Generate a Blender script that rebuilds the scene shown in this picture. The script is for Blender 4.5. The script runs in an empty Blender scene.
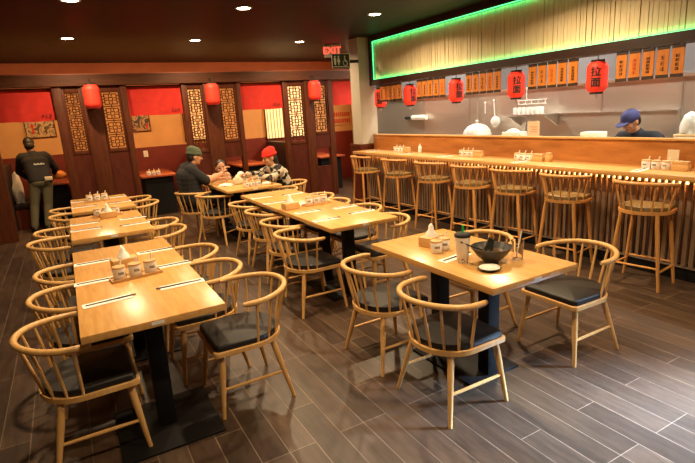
import bpy, bmesh, math, random
from mathutils import Vector, Matrix, noise
random.seed(7)
S = bpy.context.scene
C = S.collection
PI = math.pi

# ------------------------------------------------------------------ materials
def newmat(name):
    m = bpy.data.materials.new(name); m.use_nodes = True
    nt = m.node_tree
    return m, nt, nt.nodes['Principled BSDF']
def plain(name, col, rough=0.5, metal=0.0, spec=0.5, coat=0.0, noise_amt=0.0, nscale=20.0, sheen=0.0):
    m, nt, p = newmat(name)
    p.inputs['Base Color'].default_value = (*col, 1)
    p.inputs['Roughness'].default_value = rough
    p.inputs['Metallic'].default_value = metal
    p.inputs['Specular IOR Level'].default_value = spec
    p.inputs['Coat Weight'].default_value = coat
    p.inputs['Sheen Weight'].default_value = sheen
    if noise_amt:
        tc = nt.nodes.new('ShaderNodeTexCoord'); n = nt.nodes.new('ShaderNodeTexNoise')
        n.inputs['Scale'].default_value = nscale; n.inputs['Detail'].default_value = 4
        r = nt.nodes.new('ShaderNodeValToRGB')
        r.color_ramp.elements[0].position = .3; r.color_ramp.elements[1].position = .7
        r.color_ramp.elements[0].color = (*[c*(1-noise_amt) for c in col], 1)
        r.color_ramp.elements[1].color = (*[min(1, c*(1+noise_amt)) for c in col], 1)
        nt.links.new(tc.outputs['Object'], n.inputs['Vector'])
        nt.links.new(n.outputs['Fac'], r.inputs['Fac'])
        nt.links.new(r.outputs['Color'], p.inputs['Base Color'])
    return m
def wood(name, c1, c2, axis='Y', scale=6.0, rough=0.4, stretch=12.0, coat=0.0, spec=.5):
    m, nt, p = newmat(name)
    tc = nt.nodes.new('ShaderNodeTexCoord'); mp = nt.nodes.new('ShaderNodeMapping')
    sc = {'X': (1, stretch, stretch), 'Y': (stretch, 1, stretch), 'Z': (stretch, stretch, 1)}[axis]
    mp.inputs['Scale'].default_value = sc
    oi = nt.nodes.new('ShaderNodeObjectInfo')
    mul = nt.nodes.new('ShaderNodeMath'); mul.operation = 'MULTIPLY'; mul.inputs[1].default_value = 37.0
    n = nt.nodes.new('ShaderNodeTexNoise'); n.noise_dimensions = '4D'
    n.inputs['Scale'].default_value = scale; n.inputs['Detail'].default_value = 5; n.inputs['Roughness'].default_value = .6
    n.inputs['Distortion'].default_value = .4
    r = nt.nodes.new('ShaderNodeValToRGB')
    r.color_ramp.elements[0].position = .32; r.color_ramp.elements[1].position = .68
    r.color_ramp.elements[0].color = (*c1, 1); r.color_ramp.elements[1].color = (*c2, 1)
    nt.links.new(tc.outputs['Object'], mp.inputs['Vector']); nt.links.new(mp.outputs['Vector'], n.inputs['Vector'])
    nt.links.new(oi.outputs['Random'], mul.inputs[0]); nt.links.new(mul.outputs[0], n.inputs['W'])
    nt.links.new(n.outputs['Fac'], r.inputs['Fac']); nt.links.new(r.outputs['Color'], p.inputs['Base Color'])
    p.inputs['Roughness'].default_value = rough; p.inputs['Coat Weight'].default_value = coat
    p.inputs['Coat Roughness'].default_value = .2; p.inputs['Specular IOR Level'].default_value = spec
    return m
def emit(name, col, strength, base=(0.8, 0.8, 0.8)):
    m, nt, p = newmat(name)
    p.inputs['Base Color'].default_value = (*base, 1)
    p.inputs['Emission Color'].default_value = (*col, 1)
    p.inputs['Emission Strength'].default_value = strength
    return m
def glassmat(name, col=(1, 1, 1), rough=0.02):
    m, nt, p = newmat(name)
    p.inputs['Base Color'].default_value = (*col, 1); p.inputs['Roughness'].default_value = rough
    p.inputs['Transmission Weight'].default_value = 1.0; p.inputs['IOR'].default_value = 1.45
    return m
def floor_mat():
    m, nt, p = newmat('plank_tile')
    tc = nt.nodes.new('ShaderNodeTexCoord'); mp = nt.nodes.new('ShaderNodeMapping')
    mp.inputs['Rotation'].default_value = (0, 0, PI/2); mp.inputs['Location'].default_value = (0.25, -0.005, 0)
    b = nt.nodes.new('ShaderNodeTexBrick')
    b.offset = .37; b.offset_frequency = 3; b.squash = 1
    b.inputs['Scale'].default_value = 1; b.inputs['Brick Width'].default_value = .92; b.inputs['Row Height'].default_value = .147
    b.inputs['Mortar Size'].default_value = .0022; b.inputs['Mortar Smooth'].default_value = .1; b.inputs['Bias'].default_value = 0
    b.inputs['Color1'].default_value = (.043, .025, .015, 1); b.inputs['Color2'].default_value = (.084, .050, .031, 1)
    b.inputs['Mortar'].default_value = (.21, .15, .105, 1)
    nt.links.new(tc.outputs['Object'], mp.inputs['Vector']); nt.links.new(mp.outputs['Vector'], b.inputs['Vector'])
    n = nt.nodes.new('ShaderNodeTexNoise'); n.inputs['Scale'].default_value = 3.5; n.inputs['Detail'].default_value = 6; n.inputs['Roughness'].default_value = .65
    mp2 = nt.nodes.new('ShaderNodeMapping'); mp2.inputs['Scale'].default_value = (7, 1, 1)
    nt.links.new(tc.outputs['Object'], mp2.inputs['Vector']); nt.links.new(mp2.outputs['Vector'], n.inputs['Vector'])
    r = nt.nodes.new('ShaderNodeValToRGB')
    r.color_ramp.elements[0].position = .3; r.color_ramp.elements[1].position = .72
    r.color_ramp.elements[0].color = (.55, .55, .55, 1); r.color_ramp.elements[1].color = (1.3, 1.3, 1.3, 1)
    nt.links.new(n.outputs['Fac'], r.inputs['Fac'])
    mx = nt.nodes.new('ShaderNodeMix'); mx.data_type = 'RGBA'; mx.blend_type = 'MULTIPLY'; mx.inputs[0].default_value = 1
    nt.links.new(b.outputs['Color'], mx.inputs[6]); nt.links.new(r.outputs['Color'], mx.inputs[7])
    nt.links.new(mx.outputs[2], p.inputs['Base Color'])
    p.inputs['Roughness'].default_value = .38; p.inputs['Specular IOR Level'].default_value = .45
    bp = nt.nodes.new('ShaderNodeBump'); bp.inputs['Strength'].default_value = .25; bp.inputs['Distance'].default_value = .002; bp.invert = True
    nt.links.new(b.outputs['Fac'], bp.inputs['Height']); nt.links.new(bp.outputs['Normal'], p.inputs['Normal'])
    return m
def steel_mat():
    m, nt, p = newmat('brushed_steel')
    p.inputs['Metallic'].default_value = .85; p.inputs['Base Color'].default_value = (.70, .64, .56, 1)
    tc = nt.nodes.new('ShaderNodeTexCoord'); mp = nt.nodes.new('ShaderNodeMapping'); mp.inputs['Scale'].default_value = (1, .5, 1.6)
    n = nt.nodes.new('ShaderNodeTexNoise'); n.inputs['Scale'].default_value = 1.6; n.inputs['Detail'].default_value = 3
    r = nt.nodes.new('ShaderNodeMapRange'); r.inputs[3].default_value = .2; r.inputs[4].default_value = .46
    nt.links.new(tc.outputs['Object'], mp.inputs[0]); nt.links.new(mp.outputs[0], n.inputs['Vector'])
    nt.links.new(n.outputs['Fac'], r.inputs[0]); nt.links.new(r.outputs[0], p.inputs['Roughness'])
    bp = nt.nodes.new('ShaderNodeBump'); bp.inputs['Strength'].default_value = .25; bp.inputs['Distance'].default_value = .05
    nt.links.new(n.outputs['Fac'], bp.inputs['Height']); nt.links.new(bp.outputs['Normal'], p.inputs['Normal'])
    return m
def plaid_mat():
    m, nt, p = newmat('plaid_flannel')
    tc = nt.nodes.new('ShaderNodeTexCoord'); mp = nt.nodes.new('ShaderNodeMapping'); mp.inputs['Rotation'].default_value = (.3, .5, .3)
    ck = nt.nodes.new('ShaderNodeTexChecker'); ck.inputs['Scale'].default_value = 9
    ck.inputs['Color1'].default_value = (.02, .017, .015, 1); ck.inputs['Color2'].default_value = (.55, .46, .34, 1)
    n = nt.nodes.new('ShaderNodeTexNoise'); n.inputs['Scale'].default_value = 7
    mx = nt.nodes.new('ShaderNodeMix'); mx.data_type = 'RGBA'; mx.blend_type = 'MIX'; mx.inputs[0].default_value = .12
    nt.links.new(tc.outputs['Object'], mp.inputs[0]); nt.links.new(tc.outputs['Object'], n.inputs['Vector'])
    nt.links.new(mp.outputs[0], mx.inputs[6]); nt.links.new(n.outputs['Color'], mx.inputs[7])
    nt.links.new(mx.outputs[2], ck.inputs['Vector']); nt.links.new(ck.outputs['Color'], p.inputs['Base Color'])
    p.inputs['Roughness'].default_value = .9
    return m
def picture_mat(name, cols, scale=4.0):
    m, nt, p = newmat(name)
    tc = nt.nodes.new('ShaderNodeTexCoord'); n = nt.nodes.new('ShaderNodeTexNoise')
    n.inputs['Scale'].default_value = scale; n.inputs['Detail'].default_value = 3; n.inputs['Distortion'].default_value = 1.2
    r = nt.nodes.new('ShaderNodeValToRGB'); r.color_ramp.interpolation = 'CONSTANT'
    e = r.color_ramp.elements
    e[0].position = 0; e[0].color = (*cols[0], 1); e[1].position = .42; e[1].color = (*cols[1], 1)
    for i, c in enumerate(cols[2:]):
        q = e.new(.42 + .1*(i+1)); q.color = (*c, 1)
    nt.links.new(tc.outputs['Object'], n.inputs['Vector']); nt.links.new(n.outputs['Fac'], r.inputs['Fac'])
    nt.links.new(r.outputs['Color'], p.inputs['Base Color']); p.inputs['Roughness'].default_value = .5
    return m

M_floor = floor_mat()
M_ceil = plain('ceiling_paint', (.010, .0055, .0042), .5, spec=.22, noise_amt=.25, nscale=3)
M_table = wood('table_maple', (.54, .275, .078), (.69, .385, .125), 'Y', 4, .27, 9)
M_tableX = wood('booth_table_lacquer', (.30, .06, .025), (.42, .10, .04), 'Y', 4, .25, 9)
M_chair = wood('chair_beech', (.58, .315, .10), (.70, .415, .15), 'Z', 6, .38, 8)
M_stool = wood('stool_beech', (.50, .225, .058), (.62, .30, .088), 'Z', 6, .38, 8)
M_counter = wood('counter_maple', (.52, .26, .08), (.66, .36, .12), 'Y', 3, .3, 10)
M_panel = wood('panel_plywood', (.27, .092, .018), (.47, .185, .045), 'Y', 2.2, .38, 5)
M_cushion = plain('black_leatherette', (.013, .011, .010), .48, spec=.35, noise_amt=.2, nscale=60)
M_tan = plain('tan_leatherette', (.185, .125, .048), .45, noise_amt=.2, nscale=30)
M_black = plain('black_metal', (.006, .0055, .0055), .6, spec=.25)
M_dark = wood('dark_stained_wood', (.072, .017, .006), (.125, .033, .011), 'Z', 5, .5, 8, spec=.2)
M_darkX = wood('dark_stained_beam', (.075, .026, .013), (.13, .045, .020), 'X', 5, .5, 8, spec=.25)
M_redwood = wood('red_stained_panel', (.065, .012, .006), (.11, .022, .010), 'Z', 3, .45, 5, spec=.25)
M_wains = plain('red_wainscot', (.16, .018, .010), .5, noise_amt=.15, nscale=4)
M_gold = plain('gold_wall', (.64, .34, .13), .7, noise_amt=.08, nscale=3)
M_band = plain('brown_red_wall', (.36, .095, .035), .6, noise_amt=.12, nscale=3)
M_noren = plain('red_cloth', (.62, .022, .010), .85, noise_amt=.12, nscale=8, sheen=.2)
M_ink = plain('black_ink', (.012, .010, .010), .7)
M_steel = steel_mat()
M_metal = plain('bright_metal', (.75, .73, .70), .3, 1.0)
M_alum = plain('satin_aluminium', (.72, .66, .58), .38, 1.0)
M_grey = plain('grey_wall', (.15, .15, .165), .7, noise_amt=.06, nscale=2)
M_col = plain('cream_paint', (.46, .41, .32), .7, noise_amt=.05, nscale=2)
M_wall = plain('tan_wall', (.42, .30, .18), .8, noise_amt=.05, nscale=2)
M_slat = wood('bamboo_slat', (.78, .63, .36), (.90, .77, .50), 'Z', 5, .6, 9)
M_slatback = plain('slat_backing', (.07, .035, .014), .8)
M_frame = wood('fascia_frame', (.022, .010, .007), (.04, .018, .011), 'Y', 4, .45, 8)
M_barslat = wood('bar_slat', (.24, .15, .088), (.39, .26, .165), 'Z', 5, .5, 8)
M_barback = plain('bar_backing', (.10, .042, .02), .6)
M_white = plain('white_ceramic', (.80, .76, .70), .25)
M_paper = plain('white_paper', (.85, .82, .76), .8)
M_tissue = plain('tissue_paper', (.88, .85, .80), .9)
M_woodlid = wood('pale_lid_wood', (.50, .28, .10), (.64, .38, .15), 'X', 8, .5, 6)
M_box = wood('tissue_box_wood', (.54, .30, .10), (.68, .42, .17), 'X', 8, .45, 6)
M_chop = plain('dark_chopstick', (.018, .010, .008), .4)
M_bowl = plain('black_glaze', (.035, .030, .024), .38)
M_soup = plain('broth', (.09, .045, .018), .15)
M_nori = plain('nori', (.008, .016, .009), .55, noise_amt=.4, nscale=40)
M_rice = plain('rice', (.78, .72, .62), .8, noise_amt=.2, nscale=70)
M_glass = glassmat('clear_glass')
M_milk = plain('milky_drink', (.84, .78, .68), .3, noise_amt=.1, nscale=25)
M_boba = plain('tapioca', (.02, .01, .008), .3)
M_green = plain('green_plastic', (.02, .55, .10), .35)
M_clearplastic = plain('pale_plastic', (.75, .72, .68), .3)
M_lantern = None
def lantern_mat():
    m, nt, p = newmat('lantern_paper')
    p.inputs['Base Color'].default_value = (.85, .040, .018, 1); p.inputs['Roughness'].default_value = .6
    p.inputs['Emission Color'].default_value = (1, .05, .02, 1); p.inputs['Emission Strength'].default_value = .14
    return m
M_lantern = lantern_mat()
M_can = emit('lamp_glow', (1, .86, .62), 40)
M_canrim = plain('lamp_trim', (.7, .66, .6), .5)
M_led = emit('green_led', (.05, 1, .25), 3.0)
M_warmled = emit('amber_led', (1, .42, .10), 7)
M_shoji = emit('shoji_paper', (1, .70, .28), .85, (.8, .7, .5))
M_backlight = emit('amber_backlight_pane', (1, .50, .15), .62, (.8, .6, .4))  # glowing pane added only to backlight one lattice
M_kpanel = emit('kitchen_lamp', (1, .90, .76), 5)
M_plaque = wood('orange_plaque', (.50, .15, .015), (.64, .22, .026), 'Z', 4, .5, 6)
M_plaqueend = plain('plaque_dark_end', (.035, .016, .006), .6)
M_redink = plain('red_ink', (.5, .03, .01), .7)
M_exit = emit('exit_red', (1, .06, .03), 3, (.6, .05, .03))
M_exitbody = plain('exit_housing', (.75, .68, .6), .5)
M_sign = plain('sign_black', (.012, .012, .012), .5)
M_signw = plain('sign_white', (.75, .74, .70), .5)
M_skin = plain('skin', (.58, .30, .17), .5)
M_hair = plain('dark_hair', (.012, .008, .006), .5)
M_blackcloth = plain('black_cloth', (.010, .009, .010), .85)
M_khaki = plain('olive_cloth', (.13, .115, .065), .9)
M_greenknit = plain('green_knit', (.10, .125, .075), .95, noise_amt=.2, nscale=60)
M_redknit = plain('red_knit', (.72, .025, .014), .95, noise_amt=.15, nscale=60)
M_plaid = plaid_mat()
M_bluecap = plain('blue_cap', (.045, .055, .20), .8)
M_navy = plain('navy_cloth', (.012, .018, .03), .85)
M_denim = plain('dark_trousers', (.02, .02, .025), .9)
M_shoe = plain('black_shoe', (.01, .01, .01), .5)
M_upholstery = plain('dark_upholstery', (.018, .010, .009), .45, noise_amt=.2, nscale=15)
M_orange = plain('orange_cloth', (.62, .22, .05), .9)
M_lip = plain('lips', (.35, .09, .07), .5)
M_plastic = plain('white_plastic', (.78, .75, .70), .4)
M_beige = plain('beige_paper', (.68, .55, .36), .8)
M_bluewhite = plain('pale_blue_bag', (.62, .74, .88), .5)
M_pic1 = picture_mat('painting_ochre', [(.10, .05, .02), (.55, .36, .16), (.30, .20, .09), (.70, .50, .26)], 6)
M_pic2 = picture_mat('painting_dark', [(.05, .03, .02), (.40, .22, .10), (.09, .05, .03), (.62, .42, .22)], 5)

# ------------------------------------------------------------------ geometry helpers
def box(bm, x0, x1, y0, y1, z0, z1, bev=0.0, seg=2):
    b = bmesh.new()
    vs = [b.verts.new((x, y, z)) for x in (x0, x1) for y in (y0, y1) for z in (z0, z1)]
    for f in ((0, 1, 3, 2), (4, 6, 7, 5), (0, 4, 5, 1), (2, 3, 7, 6), (0, 2, 6, 4), (1, 5, 7, 3)):
        b.faces.new([vs[i] for i in f])
    if bev:
        bmesh.ops.bevel(b, geom=list(b.edges), offset=bev, segments=seg, profile=.5, affect='EDGES')
    merge(bm, b)
def merge(bm, b, mat=None):
    mp = {}
    for v in b.verts:
        mp[v] = bm.verts.new(mat @ v.co if mat is not None else v.co)
    for f in b.faces:
        try: bm.faces.new([mp[v] for v in f.verts])
        except ValueError: pass
    b.free()
def tube(bm, pts, rad, seg=10, closed=False, flat=1.0):
    pts = [Vector(p) for p in pts]; n = len(pts)
    if not hasattr(rad, '__len__'): rad = [rad]*n
    t0 = (pts[1]-pts[0]).normalized()
    ref = Vector((0, 0, 1)) if abs(t0.z) < .9 else Vector((1, 0, 0))
    u = t0.cross(ref).normalized(); rings = []
    for i, p in enumerate(pts):
        if closed: t = (pts[(i+1) % n]-pts[i-1]).normalized()
        elif i == 0: t = t0
        elif i == n-1: t = (pts[-1]-pts[-2]).normalized()
        else: t = (pts[i+1]-pts[i-1]).normalized()
        u = (u - t*u.dot(t)).normalized(); v = t.cross(u)
        rings.append([bm.verts.new(p+(u*math.cos(a)+v*math.sin(a)*flat)*rad[i]) for a in [2*PI*k/seg for k in range(seg)]])
    for i in range(n if closed else n-1):
        a, b = rings[i], rings[(i+1) % n]
        for k in range(seg):
            bm.faces.new((a[k], a[(k+1) % seg], b[(k+1) % seg], b[k]))
    if not closed:
        bm.faces.new(rings[0][::-1]); bm.faces.new(rings[-1])
def lathe(bm, prof, cx=0, cy=0, seg=24, cap=True):
    rings = []
    for r, z in prof:
        rings.append([bm.verts.new((cx+r*math.cos(2*PI*k/seg), cy+r*math.sin(2*PI*k/seg), z)) for k in range(seg)])
    for a, b in zip(rings, rings[1:]):
        for k in range(seg):
            bm.faces.new((a[k], a[(k+1) % seg], b[(k+1) % seg], b[k]))
    if cap:
        if prof[0][0] > 1e-4: bm.faces.new(rings[0][::-1])
        if prof[-1][0] > 1e-4: bm.faces.new(rings[-1])
def prism(bm, outline, z0, z1, bev=0.0, dome=0.0, seg=3):
    b = bmesh.new()
    lo = [b.verts.new((x, y, z0)) for x, y in outline]; hi = [b.verts.new((x, y, z1)) for x, y in outline]
    n = len(lo)
    b.faces.new(lo[::-1]); top = b.faces.new(hi)
    for i in range(n): b.faces.new((lo[i], lo[(i+1) % n], hi[(i+1) % n], hi[i]))
    if bev:
        ed = [e for e in b.edges if all(v in set(hi) for v in e.verts)]
        bmesh.ops.bevel(b, geom=ed, offset=bev, segments=seg, profile=.5, affect='EDGES')
    if dome:
        zs = max(v.co.z for v in b.verts)
        tf = [f for f in b.faces if all(abs(v.co.z-zs) < 1e-6 for v in f.verts) and len(f.verts) > 4]
        if tf:
            r = bmesh.ops.poke(b, faces=tf)
            for v in r['verts']: v.co.z += dome
    merge(bm, b)
def ellipsoid(bm, c, r, rot=None, u=20, v=12):
    b = bmesh.new(); bmesh.ops.create_uvsphere(b, u_segments=u, v_segments=v, radius=1)
    m = Matrix.Translation(Vector(c)) @ (rot.to_4x4() if rot else Matrix.Identity(4)) @ Matrix.Diagonal((*r, 1))
    merge(bm, b, m)
def cone(bm, a, b, ra, rb, seg=14):
    """rounded cone between two balls"""
    a, b = Vector(a), Vector(b)
    ellipsoid(bm, a, (ra,)*3, None, seg, 8); ellipsoid(bm, b, (rb,)*3, None, seg, 8)
    if (b-a).length > 1e-5: tube(bm, [a, b], [ra, rb], seg)
def obj(name, bm, mat, parent=None, smooth=True, angle=35, kind=None, label=None):
    me = bpy.data.meshes.new(name)
    bmesh.ops.recalc_face_normals(bm, faces=list(bm.faces))
    bm.to_mesh(me); bm.free()
    me.materials.append(mat)
    if smooth:
        me.shade_smooth(); me.set_sharp_from_angle(angle=math.radians(angle))
    o = bpy.data.objects.new(name, me); C.objects.link(o)
    if parent: o.parent = parent
    if kind: o['kind'] = kind
    if label: o['label'] = label
    return o
def tag(o, label, cat, group=None):
    o['label'] = label; o['category'] = cat
    if group: o['group'] = group
    return o
def thing(name, label, cat, loc=(0, 0, 0), rz=0, group=None):
    o = bpy.data.objects.new(name, None); C.objects.link(o)
    o.empty_display_size = .05
    o.location = loc; o.rotation_euler = (0, 0, rz)
    return tag(o, label, cat, group)
def dup(root, loc, rz, label, group=None):
    r = root.copy(); C.objects.link(r); r.location = loc; r.rotation_euler = (0, 0, rz); r['label'] = label
    if group: r['group'] = group
    for ch in list(root.children):
        c = ch.copy(); C.objects.link(c); c.parent = r
        for g in list(ch.children):
            d = g.copy(); C.objects.link(d); d.parent = c
    return r
def struct(name, boxes, mat, bev=0.0, parent=None):
    bm = bmesh.new()
    for b in boxes: box(bm, *b, bev)
    return obj(name, bm, mat, parent, smooth=False, kind='structure')
def part(name, boxes, mat, parent, bev=0.0, label=None):
    bm = bmesh.new()
    for b in boxes: box(bm, *b, bev)
    return obj(name, bm, mat, parent, smooth=bool(bev), label=label)
def text_bm(s, size, bold=.012):
    cu = bpy.data.curves.new('glyphs', 'FONT'); cu.body = s; cu.size = size; cu.align_x = 'CENTER'; cu.align_y = 'CENTER'; cu.resolution_u = 3; cu.offset = bold*size
    o = bpy.data.objects.new('glyphs', cu); C.objects.link(o)
    dg = bpy.context.evaluated_depsgraph_get(); me = bpy.data.meshes.new_from_object(o.evaluated_get(dg))
    b = bmesh.new(); b.from_mesh(me)
    bpy.data.objects.remove(o); bpy.data.curves.remove(cu); bpy.data.meshes.remove(me)
    return b
CZ = 2.9      # ceiling height

# ------------------------------------------------------------------ room shell
struct('floor', [(-3, 7, -3, 11.5, -.1, 0)], M_floor)
struct('ceiling', [(-3, 7, -3, 11.5, CZ, CZ+.1)], M_ceil)
struct('wall_left', [(-3.1, -3, -3, 11.5, 0, CZ)], M_wall)
struct('wall_front', [(-3, 7, -3.1, -3, 0, CZ)], M_wall)
FY = 11.3
struct('wall_back', [(-3, 6.6, FY, FY+.1, 1.2, 2.45)], M_gold)
struct('wall_back_upper', [(-3, 6.6, FY-.02, FY+.1, 2.45, CZ)], M_band)
struct('baseboard_back', [(-3, 6.6, FY-.03, FY+.1, 0, 1.2)], M_wains)
struct('wall_kitchen', [(6.5, 6.6, 1.3, 10.1, 0, 1.84)], M_steel)
struct('wall_kitchen_upper', [(6.5, 6.6, 1.3, 10.1, 1.84, CZ)], M_grey)
struct('wall_kitchen_end', [(5.95, 6.5, 10.0, 10.1, 0, CZ)], M_steel)
struct('wall_booth_end', [(6.6, 6.7, 10.0, FY+.1, 0, CZ)], M_gold)
struct('wall_side', [(5.88, 5.95, 9.2, 10.1, 0, CZ)], M_wall)
struct('wall_right_return', [(5.0, 6.6, 1.2, 1.3, 0, CZ)], M_wall)
# street window in the right wall beside the camera
struct('wall_right', [(5.0, 5.1, -3, -2.6, 0, CZ), (5.0, 5.1, .95, 1.2, 0, CZ), (5.0, 5.1, -2.6, .95, 0, .25), (5.0, 5.1, -2.6, .95, 2.4, CZ)], M_wall)
w1 = struct('window_1', [(5.02, 5.08, -2.6, -2.54, .25, 2.4), (5.02, 5.08, .89, .95, .25, 2.4), (5.02, 5.08, -2.54, .89, .25, .31), (5.02, 5.08, -2.54, .89, 2.34, 2.4), (5.02, 5.08, -.86, -.80, .31, 2.34)], M_black)

# steel seams and bright cap of the steel wall
bm = bmesh.new()
for y in (2.55, 3.3, 4.33, 5.62, 6.9, 8.2): box(bm, 6.488, 6.5, y-.008, y+.008, .9, 1.84)
obj('trim_1', bm, M_metal, None, False, kind='structure')
struct('trim_2', [(6.46, 6.5, 1.3, 10.0, 1.84, 1.875)], M_alum)

# ------------------------------------------------------------------ column with dark base
struct('wall_column', [(4.66, 5.0, 7.68, 7.98, 1.09, CZ)], M_col)
struct('trim_3', [(4.60, 5.04, 7.66, 8.02, 0, 1.05)], M_redwood)
struct('trim_4', [(4.59, 5.05, 7.65, 8.03, 1.05, 1.09)], M_dark)

# ------------------------------------------------------------------ booth partition
PY = 9.15
parts_x = [(-2.9, -.86), (-.03, .10), (.95, 1.04), (1.92, 1.99), (2.89, 2.97), (3.80, 3.88), (4.77, 4.88)]
bm = bmesh.new()
for a, b in parts_x[1:]: box(bm, a, b, PY-.05, PY+.07, 0, 2.32, .004)
box(bm, -2.9, -.86, PY-.05, PY+.07, 0, 2.32, .004)
box(bm, .37, .62, PY-.06, PY+.07, 0, 2.32, .004); box(bm, 2.29, 2.56, PY-.06, PY+.07, 0, 2.32, .004); box(bm, 4.25, 4.43, PY-.06, PY+.07, 0, 2.32, .004)
box(bm, 5.76, 5.88, PY-.05, PY+.07, 0, 2.32, .004)
obj('trim_5', bm, M_dark, None, True, kind='structure')
struct('trim_6', [(-3, 5.88, PY-.09, PY+.11, 2.32, 2.49)], M_darkX, .004)
struct('trim_7', [(-3, 5.88, PY-.07, PY+.11, 2.49, 2.505)], M_band)

def fret(bm, w, h, t=.016, d=.016):
    """Chinese fretwork of broken square spirals filling w x h in the XZ plane"""
    n = max(2, round(h/(w*.98))); ch = h/n
    def bar(x0, z0, x1, z1):
        box(bm, min(x0, x1)-t/2, max(x0, x1)+t/2, -d/2, d/2, min(z0, z1)-t/2, max(z0, z1)+t/2)
    for r in (0, w): bar(r, 0, r, h)
    for r in (0, h): bar(0, r, w, r)
    for k in range(n):
        z = k*ch
        def P(u, v): return (u*w, z+v*ch)
        def L(*pts):
            for (a, b), (c, e) in zip(pts, pts[1:]): bar(*P(a, b), *P(c, e))
        L((.38, .38), (.62, .38), (.62, .62), (.38, .62), (.38, .38))
        for sx in (0, 1):
            for sz in (0, 1):
                f = lambda u, v: ((1-u) if sx else u, (1-v) if sz else v)
                L(f(.15, .42), f(.15, .15), f(.42, .15))
                L(f(.15, .42), f(.28, .42)); L(f(.42, .15), f(.42, .28)); L(f(0, .28), f(.15, .28))
        for a in (0, 1):
            g = (lambda u, v: (u, v)) if not a else (lambda u, v: (v, u))
            L(g(.5, .0), g(.5, .15)); L(g(.5, .85), g(.5, 1))
        if k: bar(0, z, w, z)
panels = [(.10, .37, 1.31, 0, 'lattice screen panel left of the first booth lantern'), (.62, .95, 1.31, 0, 'lattice screen panel right of the first booth lantern'),
          (1.99, 2.29, 1.16, 0, 'lattice screen panel behind the green beanie, left of the middle booth lantern'), (2.56, 2.89, 1.31, 1, 'lattice screen panel right of the middle booth lantern'),
          (3.88, 4.25, 1.16, 0, 'brightly backlit lattice screen panel left of the rightmost booth lantern'), (4.43, 4.77, 1.31, 1, 'dim lattice screen panel right of the rightmost booth lantern')]
for x0, x1, zb, gap, lab in panels:
    t = thing('lattice_screen', lab, 'screen', ((x0+x1)/2, PY, 0), 0, 'lattice screens along the booths')
    w = x1-x0; hw = w/2; e = .035
    part('frame', [(-hw, -hw+e, -.03, .03, zb-.05, 2.32), (hw-e, hw, -.03, .03, zb-.05, 2.32), (-hw+e, hw-e, -.03, .03, 2.22, 2.32), (-hw+e, hw-e, -.03, .03, zb-.05, zb)], M_dark, t, .003)
    b = bmesh.new(); fret(b, w-2*e, 2.22-zb); bmesh.ops.translate(b, verts=b.verts, vec=(-hw+e, 0, zb))
    obj('fretwork', b, M_dark, t, False)
    part('middle_panel', [(-hw, hw, -.02, .02, .98, zb-.05)], M_redwood, t)
    part('base_panel', [(-hw, hw, -.02, .02, 0, .62 if gap else .98)], M_redwood, t)
# noren curtains
def noren(x0, x1, lab):
    t = thing('noren_curtain', lab, 'curtain', ((x0+x1)/2, PY+.02, 0), 0, 'red noren curtains over the booth openings')
    w = x1-x0; bm = bmesh.new(); nx, nz = 28, 8; zt, zb = 2.285, 1.815
    grid = []
    for side in (0, 1):
        g = []
        for i in range(nx+1):
            col = []
            for k in range(nz+1):
                u = i/nx; v = k/nz
                y = .012*math.sin(u*9+1)*v + .006*math.sin(u*23)*v + (.004 if side else -.004)
                col.append(bm.verts.new((-w/2+u*w, y, zt+(zb-zt)*v+.006*math.sin(u*7)*v)))
            g.append(col)
        grid.append(g)
        for i in range(nx):
            for k in range(nz):
                bm.faces.new((g[i][k], g[i+1][k], g[i+1][k+1], g[i][k+1]))
    a, b = grid
    for k in range(nz):
        for i in (0, nx): bm.faces.new((a[i][k], a[i][k+1], b[i][k+1], b[i][k]))
    for i in range(nx):
        for k in (0, nz): bm.faces.new((a[i][k], a[i+1][k], b[i+1][k], b[i][k]))
    obj('cloth', bm, M_noren, t)
    bm = bmesh.new(); tube(bm, [(-w/2, 0, 2.295), (w/2, 0, 2.295)], .012, 10); obj('rod', bm, M_dark, t)
    bm = bmesh.new()
    x = w/2-.19
    for q in range(3):
        for (dx0, dx1, dz0, dz1) in ((0, .035, .03, .036), (.014, .020, 0, .05), (0, .035, .012, .018)):
            box(bm, x+q*.05+dx0, x+q*.05+dx1, -.022, -.019, 1.87+dz0, 1.87+dz1)
    obj('printed_marks', bm, M_ink, t, False)
noren(-.86, -.03, 'red noren curtain over the leftmost booth, above the standing server')
noren(1.04, 1.92, 'red noren curtain over the second booth from the left')
noren(2.97, 3.80, 'red noren curtain over the booth behind the red beanie')
noren(4.88, 5.76, 'red noren curtain beside the cream column')

# far wall items
def framed(name, cx, cz, w, h, m, lab, cat):
    t = thing(name, lab, cat, (cx, FY-.02, cz-h/2))
    part('frame', [(-w/2, w/2, -.025, 0, 0, .015), (-w/2, w/2, -.025, 0, h-.015, h), (-w/2, -w/2+.015, -.025, 0, .015, h-.015), (w/2-.015, w/2, -.025, 0, .015, h-.015)], M_dark, t)
    part('canvas', [(-w/2+.015, w/2-.015, -.015, 0, .015, h-.015)], m, t)
    return t
t = framed('framed_painting', -.34, 1.71, .5, .34, M_pic1, 'framed ochre painting on the gold wall above the server', 'painting')
b = bmesh.new(); box(b, -.14, -.11, -.02, -.015, .08, .27); box(b, -.15, -.10, -.021, -.016, .2, .25); obj('red_figure', b, M_noren, t, False, label='red painted figure')
t = framed('framed_painting', 1.47, 1.71, .36, .36, M_pic2, 'small framed dark painting on the wall of the second booth', 'painting')
b = bmesh.new(); box(b, .09, .12, -.02, -.015, .05, .16); obj('red_figure', b, M_noren, t, False, label='red painted figure')
t = thing('menu_board', 'framed red lettered board on the wall right of the last lattice', 'board', (6.05-.42, FY-.02, 1.36))
t.location = (6.26, FY-.02, 1.36)
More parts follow.
